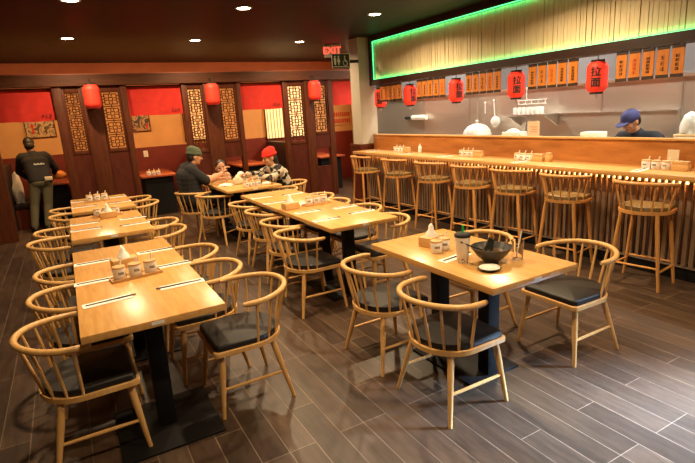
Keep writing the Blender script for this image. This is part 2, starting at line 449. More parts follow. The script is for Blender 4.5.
part('frame', [(-.26, .26, -.02, 0, 0, .36)], M_gold, t)
b = bmesh.new()
for r in range(2):
    for q in range(8): box(b, -.23+q*.06, -.19+q*.06, -.026, -.02, .05+r*.16, .15+r*.16)
obj('lettering', b, M_redink, t, False)
def shoji(n, x0, x1, z0, z1, pm):
    w = struct('window_%d' % n, [(x0, x1, FY-.06, FY-.03, z0, z0+.03), (x0, x1, FY-.06, FY-.03, z1-.03, z1), (x0, x0+.03, FY-.06, FY-.03, z0, z1), (x1-.03, x1, FY-.06, FY-.03, z0, z1)], M_dark)
    b = bmesh.new(); box(b, x0+.03, x1-.03, FY-.035, FY-.03, z0+.03, z1-.03); obj('shoji_pane', b, pm, w, False, kind='structure')
    b = bmesh.new(); k = int((x1-x0)/.075)
    for i in range(1, k): xx = x0+(x1-x0)*i/k; box(b, xx-.006, xx+.006, FY-.055, FY-.036, z0+.03, z1-.03)
    for zz in (z0+(z1-z0)*.7,): box(b, x0+.03, x1-.03, FY-.05, FY-.036, zz-.006, zz+.006)
    obj('shoji_bars', b, M_gold, w, False, kind='structure')
shoji(2, 4.18, 5.2, 1.14, 2.42, M_shoji)
shoji(3, 2.32, 3.02, 1.25, 2.42, M_backlight)  # added glowing shoji, brightens the lattice panel left of the middle booth lantern
t = thing('wall_outlet', 'white wall plate on the red wainscot of the second booth', 'outlet', (1.47, FY-.03, 1.0))
part('plate', [(-.045, .045, -.012, 0, 0, .13)], M_plastic, t, .003)
part('socket', [(-.015, .015, -.015, -.011, .03, .055)], M_canrim, t)
part('socket', [(-.015, .015, -.015, -.011, .075, .1)], M_canrim, t)

# booth benches and tables
benches = [(-.98, 'dark booth bench at the left end of the first booth'), (.44, 'dark booth bench between the first and second booths'), (2.42, 'dark booth bench behind the man in the green beanie'), (4.2, 'dark high backed booth bench behind the woman in the red beanie')]
for x, lab in benches:
    t = thing('booth_bench', lab, 'bench', (x, 10.2, 0), 0, 'booth benches')
    yb = -.05 if x < 0 else -.85
    part('back', [(-.06, .06, yb, 1.02, 0, 1.12)], M_upholstery, t, .02)
    sides = ([1] if x < 0 else [-1, 1])
    for s in sides:
        a, b = sorted((s*.065, s*.40))
        part('seat', [(a, b, yb, 1.02, .36, .46)], M_upholstery, t, .025)
        part('base', [(a, b-.03 if s > 0 else b, yb+.01, 1.01, 0, .355)], M_redwood, t)
def booth_table(x, y0, y1, lab, w=.62):
    t = thing('booth_table', lab, 'table', (x, (y0+y1)/2, 0), 0, 'booth tables'); d = (y1-y0)/2
    part('tabletop', [(-w/2, w/2, -d, d, .715, .75)], M_tableX, t, .004)
    part('pedestal', [(-w/2+.06, w/2-.06, -d+.08, d-.08, 0, .715)], M_black, t)
booth_table(-.28, 10.15, 11.1, 'red lacquered booth table in front of the server', .55)
booth_table(1.43, 9.6, 11.0, 'red lacquered booth table in the second booth, condiments on it')
booth_table(3.3, 9.7, 11.0, 'red lacquered booth table behind the two diners')
booth_table(5.1, 9.7, 11.0, 'booth table in the dim booth beside the column')

# ------------------------------------------------------------------ ceiling lamps
def lamp(x, y, lab, power=38):
    t = thing('ceiling_downlight', lab, 'ceiling light', (x, y, CZ), 0, 'recessed ceiling lights')
    b = bmesh.new(); lathe(b, [(.075, -.006), (.095, -.006), (.097, 0), (.075, 0)], seg=28, cap=False); obj('trim_ring', b, M_canrim, t)
    b = bmesh.new(); lathe(b, [(.0, -.003), (.074, -.003)], seg=28, cap=False); obj('lamp_lens', b, M_can, t, False)
    L = bpy.data.lights.new('downlight', 'AREA'); L.shape = 'DISK'; L.size = .14; L.energy = power; L.color = (1, .72, .42); L.spread = math.radians(150)
    lo = bpy.data.objects.new('downlight', L); C.objects.link(lo); lo.location = (x, y, CZ-.012)
vis = {(0, 0): 'round downlight nearest the camera over the left row of tables', (0, 1): 'round downlight farthest back over the left row', (1, 0): 'round downlight nearest the camera over the centre tables',
       (1, 1): 'round downlight farthest back over the centre tables', (2, 0): 'round downlight in front of the green lit fascia', (2, 1): 'round downlight near the exit sign'}
for i, x in enumerate((.29, 2.05, 3.84)):
    for j, y in enumerate((5.85, 8.25)):
        lamp(x, y, vis[(i, j)], ((34, 40, 54)[i] if j == 0 else 36))
lbl = iter(['front left', 'front centre', 'front right'])
for i, x in enumerate((.29, 2.05, 3.84)):
    n = next(lbl)
    lamp(x, 3.45, 'round ceiling downlight above the %s tables, out of frame' % n, (34, 42, 54)[i])
    lamp(x, 1.05, 'round ceiling downlight above the camera, %s' % n, (24, 30, 22)[i])
def arealight(name, loc, rot, sx, sy, power, col, spread=170):
    L = bpy.data.lights.new(name, 'AREA'); L.shape = 'RECTANGLE'; L.size = sx; L.size_y = sy; L.energy = power; L.color = col; L.spread = math.radians(spread)
    lo = bpy.data.objects.new(name, L); C.objects.link(lo); lo.location = loc; lo.rotation_euler = rot
    return lo
for i, (x, p) in enumerate([(-.4, 26), (1.48, 30), (3.38, 30), (5.35, 26)]):  # unseen lamp bars, added behind the beam to light the booths
    t = thing('added_booth_lamp', 'added unseen lamp bar behind the beam inside the %s booth' % ['first', 'second', 'third', 'fourth'][i], 'lamp', (x, PY+.14, 2.42), 0, 'added unseen booth lamps')
    part('housing', [(-.3, .3, -.03, .03, -.01, .02)], M_dark, t); part('diffuser', [(-.28, .28, -.02, .02, -.018, -.011)], M_warmled, t)
    arealight('booth_fill_light', (x, PY+.15, 2.395), (math.radians(38), 0, 0), .55, .05, p, (1, .56, .22))
arealight('band_fill_light', (2.4, PY+.16, 2.50), (math.radians(115), 0, 0), 6.0, .05, 7, (1, .5, .2))  # added light without a fixture, brightens the wall band above the beam
for i, y in enumerate((2.6, 4.9, 7.2, 9.2)):
    t = thing('kitchen_light', 'ceiling light panel over the kitchen, %s from the chef' % ['nearest', 'second', 'third', 'farthest'][i], 'ceiling light', (5.75, y, CZ), 0, 'kitchen ceiling panels')
    part('housing', [(-.16, .16, -.6, .6, -.03, 0)], M_plastic, t)
    part('diffuser', [(-.14, .14, -.58, .58, -.036, -.031)], M_kpanel, t)
    arealight('kitchen_area', (5.75, y, CZ-.05), (0, 0, 0), .28, 1.1, 50, (1, .87, .70))
dl = arealight('daylight', (5.25, -.2, 1.5), (0, 0, 0), 0.8, 0.8, 62, (.45, .68, 1.0), 18)
dl.rotation_euler = Vector((-2.62, 1.32, -1.5)).to_track_quat('-Z', 'Y').to_euler()

# ------------------------------------------------------------------ bar
t = thing('bar_cabinet', 'long bar cabinet faced with vertical wooden slats behind the stools', 'bar', (4.66, 4.45, 0))
part('backing', [(.075, .17, -3.15, 3.15, .14, .94)], M_barback, t)
part('toe_kick', [(.02, .17, -3.15, 3.15, 0, .125)], M_black, t)
part('kick_trim', [(-.012, .03, -3.15, 3.15, .125, .14)], M_alum, t, label='bright metal strip under the slats')
bm = bmesh.new(); y = -3.13
while y < 3.12:
    w = random.choice((.026, .032, .036)); box(bm, 0, .028, y, y+w, .142, .925); y += w+random.choice((.026, .030, .034))
obj('slats', bm, M_barslat, t, False)
t = thing('counter_light_strip', 'warm light strip glowing under the bar counter edge', 'light', (4.722, 4.45, .905))
part('strip', [(-.006, .012, -3.14, 3.14, -.034, 0)], M_warmled, t)
arealight('counter_glow', (4.708, 4.45, .90), (0, 0, 0), .02, 6.2, 14, (1, .45, .14))
t = thing('bar_counter', 'long pale maple bar counter in front of the kitchen', 'counter', (4.63, 4.45, .945))
part('worktop', [(-.23, .24, -3.15, 3.15, 0, .045)], M_counter, t, .004)
t = thing('plywood_screen', 'low orange plywood screen between the bar counter and the kitchen', 'screen', (4.91, 4.45, .0))
part('board', [(-.03, .03, -3.2, 3.2, .0, 1.235)], M_panel, t)
part('cap', [(-.045, .05, -3.2, 3.2, 1.235, 1.255)], M_counter, t, .003, 'pale wood cap along the top')
t = thing('pass_shelf', 'steel pass shelf behind the orange plywood panel', 'shelf', (5.08, 4.45, 0))
part('shelf_plate', [(-.13, .2, -3.1, 3.1, 1.12, 1.15)], M_steel, t)
for yy in (-3.0, -1, 1, 3.0): part('bracket', [(-.12, .0, yy-.02, yy+.02, .9, 1.12)], M_metal, t)
t = thing('prep_counter', 'steel prep counter in front of the chef', 'counter', (5.25, 4.45, 0))
part('worktop', [(-.29, .2, -3.1, 3.1, .87, .9)], M_steel, t)
part('cabinet_body', [(-.29, .15, -3.1, 3.1, 0, .87)], M_steel, t)
t = thing('cooking_line', 'steel cooking counter along the kitchen wall', 'counter', (6.2, 6.2, 0))
part('worktop', [(-.32, .29, -1.9, 2.9, .87, .9)], M_steel, t)
part('cabinet_body', [(-.3, .29, -1.9, 2.9, 0, .87)], M_steel, t)

# fascia with green LED border
t = thing('slatted_fascia', 'fascia of tan vertical slats with green lit border above the bar', 'fascia', (4.9, 4.45, 0))
y0, y1 = -3.2, 3.18
part('frame', [(-.06, .16, y0, y1, 2.09, 2.185), (-.06, .16, y0, y1, 2.815, CZ-.002), (-.06, .16, y1-.09, y1, 2.185, 2.815)], M_frame, t)
part('backing', [(.02, .16, y0, y1-.09, 2.185, 2.815)], M_slatback, t)
bm = bmesh.new(); y = y1-.105
while y > y0+.06:
    w = random.choice((.030, .040, .050, .060)); d = random.choice((0, .003, .006))
    box(bm, -.012+d, .02, y-w, y, 2.20, 2.80); y -= w+random.choice((.003, .004, .010))
obj('slats', bm, M_slat, t, False)
part('led_strip', [(-.032, -.022, y0, y1-.10, 2.186, 2.193), (-.032, -.022, y0, y1-.10, 2.807, 2.814), (-.032, -.022, y1-.099, y1-.092, 2.193, 2.807)], M_led, t, label='glowing green light strip')

for zz, rx in ((2.20, 0), (2.80, 1)):
    g = arealight('green_glow', (4.865, 4.45, zz), (0, 0, 0), .012, 6.2, 1.5, (.05, 1, .32), 170)
    g.rotation_euler = Vector((.75, 0, -.66 if rx else .66)).to_track_quat('-Z', 'Y').to_euler(); g.data.size, g.data.size_y = (6.2, .012)
# lanterns
def curved_text(s, size, R, z, ang, sx=1.0, off=.003):
    b = text_bm(s, size, .03)
    bmesh.ops.triangulate(b, faces=list(b.faces))
    for _ in range(4):
        ed = [e for e in b.edges if e.calc_length() > .014]
        if not ed: break
        bmesh.ops.subdivide_edges(b, edges=ed, cuts=1); bmesh.ops.triangulate(b, faces=[f for f in b.faces if len(f.verts) > 3])
    for v in b.verts:
        a = ang + v.co.x*sx/R
        v.co = Vector((math.cos(a)*(R+off), math.sin(a)*(R+off), z+v.co.y))
    return b
LR = .105
def lantern_parts(t, R, H, text_ang=None):
    n = 17; prof = []
    for i in range(n*2+1):
        z = -H/2 + .02 + (H-.04)*i/(n*2); u = abs(2*i/(n*2)-1)
        r = R*(1-.34*max(0, (u-.55)/.45)**2.2) - (.0028 if i % 2 == 0 else 0)
        prof.append((r, z))
    b = bmesh.new(); lathe(b, prof, seg=32); obj('shade', b, M_lantern, t, True, 60)
    for s in (-1, 1):
        b = bmesh.new(); a, c = sorted((s*(H/2-.022), s*H/2)); lathe(b, [(R*.60, a), (R*.62, a), (R*.62, c), (R*.60, c)], seg=28); obj('end_ring', b, M_ink, t)
    if text_ang is not None:
        b = bmesh.new()
        for s, z in (('拉', H*.13), ('面', -H*.17)):
            q = curved_text(s, H*.29, R, z, text_ang, 1.0, .0025); merge(b, q)
        obj('characters', b, M_ink, t, False, label='black painted characters')
def hang(t, z0, z1):
    b = bmesh.new(); tube(b, [(0, 0, z0), (0, 0, z1)], .004, 6); obj('cord', b, M_ink, t)
L0 = thing('paper_lantern', 'red lantern with black characters, farthest back, half hidden behind plaques beside the column', 'lantern', (4.97, 7.50, 1.87), 0, 'red lanterns over the bar')
lantern_parts(L0, LR, .345, PI+.75); hang(L0, .17, .222)
b = bmesh.new(); tube(b, [(0, 0, -.172), (0, 0, -.215)], [.005, .009], 8); obj('tassel', b, M_clearplastic, L0)
for y, rz, lab in ((6.64, 40, 'second red lantern from the column over the bar'), (5.55, 30, 'middle one of the five red lanterns over the bar'), (4.465, 4, 'red lantern over the bar, second from the right'), (3.385, -17, 'largest red lantern with black characters, rightmost over the bar')):
    dup(L0, (4.97, y, 1.87), math.radians(rz), lab, 'red lanterns over the bar')
B0 = thing('booth_lantern', 'plain red lantern on the booth beam, leftmost of three', 'lantern', (.51, 8.92, 2.14), 0, 'plain red lanterns on the booth beam')
lantern_parts(B0, .125, .40)
b = bmesh.new(); tube(b, [(0, 0, .19), (0, 0, .26), (0, .14, .27)], .006, 8); obj('hook', b, M_ink, B0)
dup(B0, (2.40, 8.92, 2.11), 0, 'plain red lantern on the booth beam, between the two diners', 'plain red lanterns on the booth beam')
dup(B0, (4.39, 8.92, 2.11), 0, 'plain red lantern on the booth beam, nearest the column', 'plain red lanterns on the booth beam')

# hanging menu plaques, five groups of five
groups = [(7.36, 6.72, 'beside the column'), (6.33, 5.66, 'second group from the column'), (5.25, 4.61, 'middle group'), (4.20, 3.53, 'fourth group from the column'), (3.126, 2.48, 'rightmost group')]
ordw = ['leftmost', 'second', 'third', 'fourth', 'last']
for gi, (ya, yb, gl) in enumerate(groups):
    for k in range(5):
        sp = (ya-yb)/5; yc = ya-sp*(k+.5); w = sp*.80
        t = thing('menu_plaque', '%s orange hanging menu plaque with dark lettering, %s over the bar' % (ordw[k], gl), 'plaque', (4.868, yc, 1.80), 0, 'orange menu plaques over the bar')
        part('board', [(-.006, .006, -w/2, w/2, 0, .28)], M_plaque, t)
        part('end_band', [(-.008, .008, -w/2-.001, w/2+.001, 0, .03)], M_plaqueend, t)
        part('end_band', [(-.008, .008, -w/2-.001, w/2+.001, .25, .28)], M_plaqueend, t)
        part('hanger', [(-.002, .002, -.003, .003, .28, .29)], M_ink, t)
        rr = random.Random(gi*10+k); b = bmesh.new(); nch = rr.choice((3, 4, 5)); z = .20; cs = .15/nch*.8
        for q in range(nch):
            zc = z-cs/2
            for s in range(3):
                zz = zc+(s-1)*cs*.33; box(b, -.0085, -.006, -.016, .016, zz-.0022, zz+.0022)
            xx = rr.choice((-.009, 0, .009)); box(b, -.0085, -.006, xx-.0025, xx+.0025, zc-cs*.4, zc+cs*.4)
            z -= .15/nch
        obj('lettering', b, M_redink if (gi*5+k) % 4 == 1 else M_ink, t, False)

# exit and restroom signs
t = thing('exit_sign', 'red lit exit sign hanging from the ceiling beside the column', 'sign', (4.60, 8.5, 2.675), -.45)
part('housing', [(-.15, .15, -.025, .025, 0, .22)], M_exitbody, t, .006)
b = text_bm('EXIT', .165); m = Matrix.Translation((0, -.027, .11)) @ Matrix.Rotation(PI/2, 4, 'X'); b2 = bmesh.new(); merge(b2, b, m); obj('letters', b2, M_exit, t, False)
part('stem', [(-.01, .01, -.01, .01, .22, .2245)], M_exitbody, t)
t = thing('restroom_sign', 'black restroom sign with white figures on the side of the column', 'sign', (4.30, 7.66, 2.395))
part('board', [(-.17, .17, -.012, .012, 0, .235)], M_sign, t)
part('border', [(-.17, .17, -.014, -.012, 0, .006), (-.17, .17, -.014, -.012, .229, .235), (-.17, -.164, -.014, -.012, .006, .229), (.164, .17, -.014, -.012, .006, .229), (-.15, .15, -.014, -.012, .022, .034)], M_signw, t)
b = bmesh.new()
def disc(bm, x, z, r, y=-.0135):
    v = [bm.verts.new((x+r*math.cos(2*PI*k/16), y, z+r*math.sin(2*PI*k/16))) for k in range(16)]; bm.faces.new(v)
def poly(bm, pts, y=-.0135): bm.faces.new([bm.verts.new((x, y, z)) for x, z in pts])
disc(b, -.115, .185, .016); poly(b, [(-.14, .165), (-.09, .165), (-.095, .11), (-.10, .055), (-.13, .055), (-.135, .11)])
disc(b, -.045, .185, .016); poly(b, [(-.06, .165), (-.03, .165), (-.012, .10), (-.03, .10), (-.032, .055), (-.058, .055), (-.06, .10), (-.078, .10)])
disc(b, .075, .188, .014)
poly(b, [(.065, .17), (.082, .17), (.088, .125), (.115, .125), (.13, .075), (.118, .07), (.105, .11), (.07, .11)])
ring = [(.085+.045*math.cos(a), .09+.045*math.sin(a)) for a in [PI*.75+PI*1.15*k/12 for k in range(13)]]
for (x0, z0), (x1, z1) in zip(ring, ring[1:]):
    d = Vector((x1-x0, z1-z0)).normalized(); nx, nz = -d.y*.005, d.x*.005
    poly(b, [(x0-nx, z0-nz), (x1-nx, z1-nz), (x1+nx, z1+nz), (x0+nx, z0+nz)])
obj('pictograms', b, M_signw, t, False)
part('bracket', [(.10, .362, .012, .04, .09, .14)], M_sign, t)
# ------------------------------------------------------------------ dining chair
def arc(cx, a, b, th0, th1, n, z, zt=0.0):
    out = []
    for i in range(n+1):
        th = th0+(th1-th0)*i/n
        out.append((cx-a*math.cos(th), b*math.sin(th), z-zt*abs(math.sin(th))**3))
    return out
def d_outline(fx, hw, cx, a, b, inset=0.0, n=20):
    pts = []
    fx -= inset; hw -= inset; a -= inset; b -= inset
    r = .03
    for s, (px, py) in ((1, (fx, hw)), (0, (fx, -hw))):
        pass
    # counter-clockwise from front right corner (y negative) to front left
    for k in range(4):
        t = -PI/2+PI/2*k/3; pts.append((fx-r+r*math.cos(t), -hw+r+r*math.sin(t)))
    for k in range(4):
        t = PI/2*k/3; pts.append((fx-r+r*math.cos(t), hw-r+r*math.sin(t)))
    for i in range(n+1):
        th = PI/2-PI*i/n; pts.append((cx-a*math.cos(th), b*math.sin(th)))
    return pts
def make_chair(lab):
    t = thing('dining_chair', lab, 'chair', group='spindle back dining chairs')
    b = bmesh.new(); prism(b, d_outline(.225, .222, -.03, .205, .228), .375, .402, .006); obj('seat_frame', b, M_chair, t)
    b = bmesh.new(); prism(b, d_outline(.222, .220, -.03, .20, .225, .012), .402, .437, .016, .010); obj('cushion', b, M_cushion, t, True, 60)
    p = arc(-.03, .262, .258, -PI/2, PI/2, 28, .682, .018)
    p = [(.035, -.246, .662), (.01, -.254, .663)]+p+[(.01, .254, .663), (.035, .246, .662)]
    b = bmesh.new(); tube(b, p, [.012]+[.0165]*(len(p)-2)+[.012], 12); obj('back_rail', b, M_chair, t, True, 60)
    n = 9
    for i in range(n):
        th = (-1+2*i/(n-1))*math.radians(88)
        lo = (-.03-.19*math.cos(th), .208*math.sin(th), .398); hi = (-.03-.258*math.cos(th), .254*math.sin(th), .68-.018*abs(math.sin(th))**3)
        b = bmesh.new(); mid = [(lo[j]+hi[j])/2 for j in range(3)]; tube(b, [lo, mid, hi], [.0075, .0085, .007], 8); obj('spindle', b, M_chair, t)
    L = {}
    for sx, sy in ((1, 1), (1, -1), (-1, 1), (-1, -1)):
        top = Vector((.172 if sx > 0 else -.135, sy*(.178 if sx > 0 else .158), .378)); bot = Vector((.218 if sx > 0 else -.215, sy*(.228 if sx > 0 else .240), 0))
        L[sx, sy] = (top, bot)
        b = bmesh.new(); tube(b, [top, top.lerp(bot, .3), top.lerp(bot, .975), bot], [.0175, .0185, .0115, .0105], 12); obj('leg', b, M_chair, t)
    for sy in (1, -1):
        a = L[1, sy][0].lerp(L[1, sy][1], .56); c = L[-1, sy][0].lerp(L[-1, sy][1], .56)
        b = bmesh.new(); tube(b, [a, (a+c)/2, c], [.0085, .0105, .0085], 8); obj('stretcher', b, M_chair, t)
    return t
T1, T2, T3 = 'nearest table of the left row', 'middle table of the left row', 'far table of the left row'
chairs = [
 (-.085, 2.775, -.07, 'wooden spindle chair at the bottom left corner, nearest the camera'),
 (-.05, 3.37, 0, 'second wooden chair from the front along the left row wall side'),
 (-.04, 3.95, 0, 'third wooden chair from the front along the left row wall side'),
 (-.14, 5.12, 0, 'wooden chair left of the middle left table, the nearer of two'),
 (-.11, 5.64, 0, 'wooden chair left of the middle left table, the farther of two'),
 (0.0, 6.58, 0, 'wooden chair left of the far left table, the nearer of two'),
 (0.0, 7.10, 0, 'wooden chair left of the far left table, the farther of two'),
 (.755, 2.80, PI, 'wooden chair with its seat in full view, right of the nearest left table'),
 (.645, 3.32, PI, 'wooden chair right of the nearest left table, middle of three'),
 (.63, 3.88, PI, 'wooden chair right of the nearest left table, farthest of three'),
 (.60, 4.90, PI, 'wooden chair right of the middle left table, the nearer of two'),
 (.61, 5.33, PI, 'wooden chair right of the middle left table, the farther of two'),
 (.66, 6.86, PI, 'wooden chair right of the far left table, the nearer of two'),
 (.64, 7.37, PI, 'wooden chair right of the far left table, the farther of two'),
 (1.72, 3.83, 0, 'front one of the four chairs along the left side of the centre tables'),
 (1.80, 4.40, 0, 'second from the front of four chairs left of the centre tables'),
 (1.865, 5.06, 0, 'third from the front of four chairs left of the centre tables'),
 (1.87, 5.68, 0, 'farthest of the four chairs along the left side of the centre tables'),
 (2.42, 3.78, PI, 'front chair of four right of the centre tables, tucked near the front right table'),
 (2.52, 4.40, PI, 'second from the front of four chairs right of the centre tables'),
 (2.47, 4.98, PI, 'third from the front of four chairs right of the centre tables'),
 (2.53, 5.48, PI, 'farthest of the four chairs right of the centre tables'),
 (1.75, 2.02, 0, 'wooden chair in front of the right table, back turned towards the camera'),
 (1.75, 2.67, 0, 'wooden chair left of the right table, behind the front one'),
 (2.815, 2.04, PI, 'wooden chair pulled out at the right, black seat lit by the window'),
 (2.555, 2.68, PI, 'wooden chair behind the right table, its rail showing past the black bowl'),
 (1.56, 7.36, math.radians(38), 'wooden chair the man in the green beanie sits on'),
 (1.72, 6.81, math.radians(38), 'empty wooden chair beside the man in the green beanie'),
 (2.86, 6.98, PI, 'wooden chair under the woman in the red beanie'),
 (2.46, 6.42, PI, 'wooden chair in front of the woman in plaid, half hidden'),
]
c0 = make_chair(chairs[0][3]); c0.location = (chairs[0][0], chairs[0][1], 0)
for x, y, r, lab in chairs[1:]: dup(c0, (x, y, 0), r, lab)

# ------------------------------------------------------------------ bar stools
def make_stool(lab):
    t = thing('bar_stool', lab, 'stool', group='bar stools along the counter')
    b = bmesh.new(); prism(b, d_outline(.185, .195, -.01, .19, .215), .665, .692, .006); obj('seat_frame', b, M_stool, t)
    b = bmesh.new(); prism(b, d_outline(.183, .193, -.01, .188, .213, .012), .692, .728, .014, .012); obj('cushion', b, M_tan, t, True, 60)
    A = math.radians(82)
    p = arc(-.01, .225, .262, -A, A, 26, .938, .012)
    b = bmesh.new(); tube(b, p, [.011]+[.0165]*(len(p)-2)+[.011], 12); obj('back_rail', b, M_stool, t, True, 60)
    for i in range(8):
        th = (-1+2*i/7)*math.radians(77)
        lo = (-.01-.178*math.cos(th), .20*math.sin(th), .688); hi = (-.01-.222*math.cos(th), .258*math.sin(th), .935)
        b = bmesh.new(); mid = [(lo[j]+hi[j])/2 for j in range(3)]; tube(b, [lo, mid, hi], [.0075, .0085, .007], 8); obj('spindle', b, M_stool, t)
    L = {}
    for sx, sy in ((1, 1), (1, -1), (-1, 1), (-1, -1)):
        top = Vector((sx*.135, sy*.145, .668)); bot = Vector((sx*.165, sy*.215, 0)); L[sx, sy] = (top, bot)
        b = bmesh.new(); tube(b, [top, top.lerp(bot, .3), top.lerp(bot, .98), bot], [.0175, .0185, .0125, .0115], 12); obj('leg', b, M_stool, t)
    for a, c, f in (((1, 1), (1, -1), .70), ((-1, 1), (-1, -1), .70), ((1, 1), (-1, 1), .75), ((1, -1), (-1, -1), .75)):
        p0 = L[a][0].lerp(L[a][1], f); p1 = L[c][0].lerp(L[c][1], f)
        b = bmesh.new(); tube(b, [p0, (p0+p1)/2, p1], .0095, 8); obj('footrest_bar', b, M_stool, t)
    return t
stools = [(2.43, 8, 'largest bar stool, at the right end of the row'), (3.23, 8, 'bar stool second from the right end of the row'), (3.92, 7, 'third bar stool from the right, behind the glass and bowl'),
          (4.60, 6, 'middle one of the seven bar stools'), (5.345, 5, 'third bar stool from the column'), (6.18, 3, 'second bar stool from the column'), (7.12, -4, 'bar stool nearest the cream column')]
s0 = make_stool(stools[0][2]); s0.location = (4.36, stools[0][0], 0); s0.rotation_euler = (0, 0, math.radians(stools[0][1]))
for y, a, lab in stools[1:]: dup(s0, (4.36, y, 0), math.radians(a), lab)

# ------------------------------------------------------------------ dining tables
def make_table(x, y, w, d, lab, cols, plates, plaque=True):
    t = thing('dining_table', lab, 'table', (x+w/2, y+d/2, 0), 0, 'maple topped dining tables')
    part('tabletop', [(-w/2, w/2, -d/2, d/2, .712, .75)], M_table, t, .003)
    for cy in cols:
        c = part('column', [(-.045, .045, cy-d/2-y-.045, cy-d/2-y+.045, .012, .712)], M_black, t, .002)
    for (pw, p0, p1) in plates:
        part('base_plate', [(-pw/2, pw/2, p0-d/2-y, p1-d/2-y, 0, .012)], M_black, t, .003)
    if plaque: part('number_plate', [(-.03, .03, -d/2-.002, -d/2, .725, .741)], M_plastic, t, label='small white plate on the table edge')
    return t
make_table(-.084, 2.42, .674, 1.81, 'long maple table nearest the camera in the left row', (2.73, 3.9), [(.525, 2.46, 3.0), (.525, 3.63, 4.17)])
make_table(-.081, 4.715, .67, 1.205, 'maple table in the middle of the left row', (5.07, 5.55), [(.42, 5.0, 5.62)])
make_table(-.051, 6.29, .67, 1.2, 'maple table at the far end of the left row', (6.65, 7.12), [(.42, 6.58, 7.2)])
make_table(1.784, 3.505, .672, 1.198, 'nearer of the two maple tables joined in the centre row', (3.84, 4.33), [(.42, 3.78, 4.4)])
make_table(1.784, 4.706, .672, 1.197, 'farther of the two maple tables joined in the centre row', (5.06, 5.55), [(.42, 5.0, 5.62)], False)
make_table(1.779, 1.72, .668, 1.17, 'front right maple table holding the black bowl and the drink cup', (2.08, 2.54), [(.42, 2.02, 2.6)])
make_table(1.765, 6.41, .78, 1.2, 'maple table where the people in green and red beanies sit', (6.75, 7.25), [(.42, 6.68, 7.3)])

# ------------------------------------------------------------------ table settings
TZ = .7502
def make_setting(lab):
    t = thing('chopstick_set', lab, 'chopsticks', group='paper sleeves with dark chopsticks')
    part('paper_sleeve', [(-.125, .125, -.037, .037, 0, .003)], M_paper, t)
    for s in (-1, 1):
        b = bmesh.new(); tube(b, [(-.11, s*.0025, .0058), (.145, s*.0045, .0058)], [.002, .003], 6); obj('chopstick', b, M_chop, t)
    return t
sets = [(.045, 3.80, 0, 'far left seat of the '+T1), (.035, 3.30, 0, 'middle left seat of the '+T1), (.065, 2.86, .1, 'near left seat of the '+T1),
        (.457, 3.82, 0, 'far right seat of the '+T1), (.485, 3.345, 0, 'middle right seat of the '+T1), (.465, 2.885, PI, 'near right seat of the '+T1),
        (.045, 5.47, 0, 'far left seat of the '+T2), (.042, 5.13, 0, 'near left seat of the '+T2), (.488, 5.40, 0, 'far right seat of the '+T2), (.475, 5.05, PI, 'near right seat of the '+T2),
        (.08, 7.22, 0, 'far left seat of the '+T3), (.075, 6.70, 0, 'near left seat of the '+T3), (.49, 7.25, 0, 'far right seat of the '+T3), (.49, 6.70, PI, 'near right seat of the '+T3),
        (1.928, 5.53, 0, 'farthest left seat of the centre tables'), (1.90, 5.065, 0, 'third left seat of the centre tables'), (1.944, 4.31, 0, 'second left seat of the centre tables'), (1.915, 3.855, 0, 'front left seat of the centre tables'),
        (2.30, 5.47, PI, 'farthest right seat of the centre tables'), (2.335, 4.25, 0, 'second right seat of the centre tables'), (2.335, 3.92, PI, 'front right seat of the centre tables'),
        (2.0, 2.255, .15, 'seat beside the drink cup on the right table')]
q0 = None
for x, y, r, lab in sets:
    l = 'dark chopsticks at the '+lab
    if q0 is None:
        q0 = make_setting(l); q0.location = (x, y, TZ); q0.rotation_euler = (0, 0, r)
    else: dup(q0, (x, y, TZ), r, l)
for i, (y, lab) in enumerate(((2.62, 'beside the rightmost condiment set'), (4.02, 'right of the third stool'), (5.35, 'near the middle of the bar'), (6.25, 'second from the far end'), (7.2, 'at the column end of the bar'))):
    dup(q0, (4.56, y, .9902), .12, 'dark chopsticks on the bar counter, '+lab)

def make_jar(lab):
    t = thing('condiment_jar', lab, 'jar', group='white condiment jars with wooden lids')
    b = bmesh.new(); lathe(b, [(.034, 0), (.038, .004), (.0385, .066), (.036, .07)], seg=28); obj('body', b, M_white, t, True, 50)
    b = bmesh.new(); lathe(b, [(.037, .07), (.039, .072), (.039, .08), (.035, .083)], seg=28); obj('lid', b, M_woodlid, t, True, 40)
    b = bmesh.new(); tube(b, [(.012, .01, .08), (.02, .018, .115)], [.004, .006], 8); obj('spoon', b, M_clearplastic, t)
    b = bmesh.new()
    for k in range(5):      # small dark print curved round the front
        a = -PI/2-.34+k*.17; a1 = a+.11
        vs = [b.verts.new((.0392*math.cos(q), .0392*math.sin(q), z)) for q, z in ((a, .034), (a1, .034), (a1, .050), (a, .050))]; b.faces.new(vs)
    obj('printed_word', b, M_ink, t, False)
    return t
def make_box(lab):
    t = thing('tissue_box', lab, 'tissue box', group='wooden tissue boxes')
    part('box_body', [(-.08, .08, -.05, .05, 0, .065)], M_box, t, .003)
    b = bmesh.new(); lathe(b, [(.040, .063), (.034, .085), (.018, .11), (.017, .13), (.003, .15)], seg=10)
    for v in b.verts: v.co += Vector(noise.noise_vector(v.co*40))*.006
    obj('tissue', b, M_tissue, t, True, 70)
    return t
def make_tray(lab):
    t = thing('condiment_tray', lab, 'tray', group='wooden condiment trays')
    part('base', [(-.15, .15, -.05, .05, 0, .008)], M_woodlid, t, .002)
    part('rim', [(-.15, .15, -.05, -.044, .008, .018), (-.15, .15, .044, .05, .008, .018), (-.15, -.144, -.044, .044, .008, .018), (.144, .15, -.044, .044, .008, .018)], M_woodlid, t)
    return t
J0 = X0 = Y0 = None
def jar(x, y, z, r, lab):
    global J0
    if J0 is None: J0 = make_jar(lab); J0.location = (x, y, z); J0.rotation_euler = (0, 0, r)
    else: dup(J0, (x, y, z), r, lab)
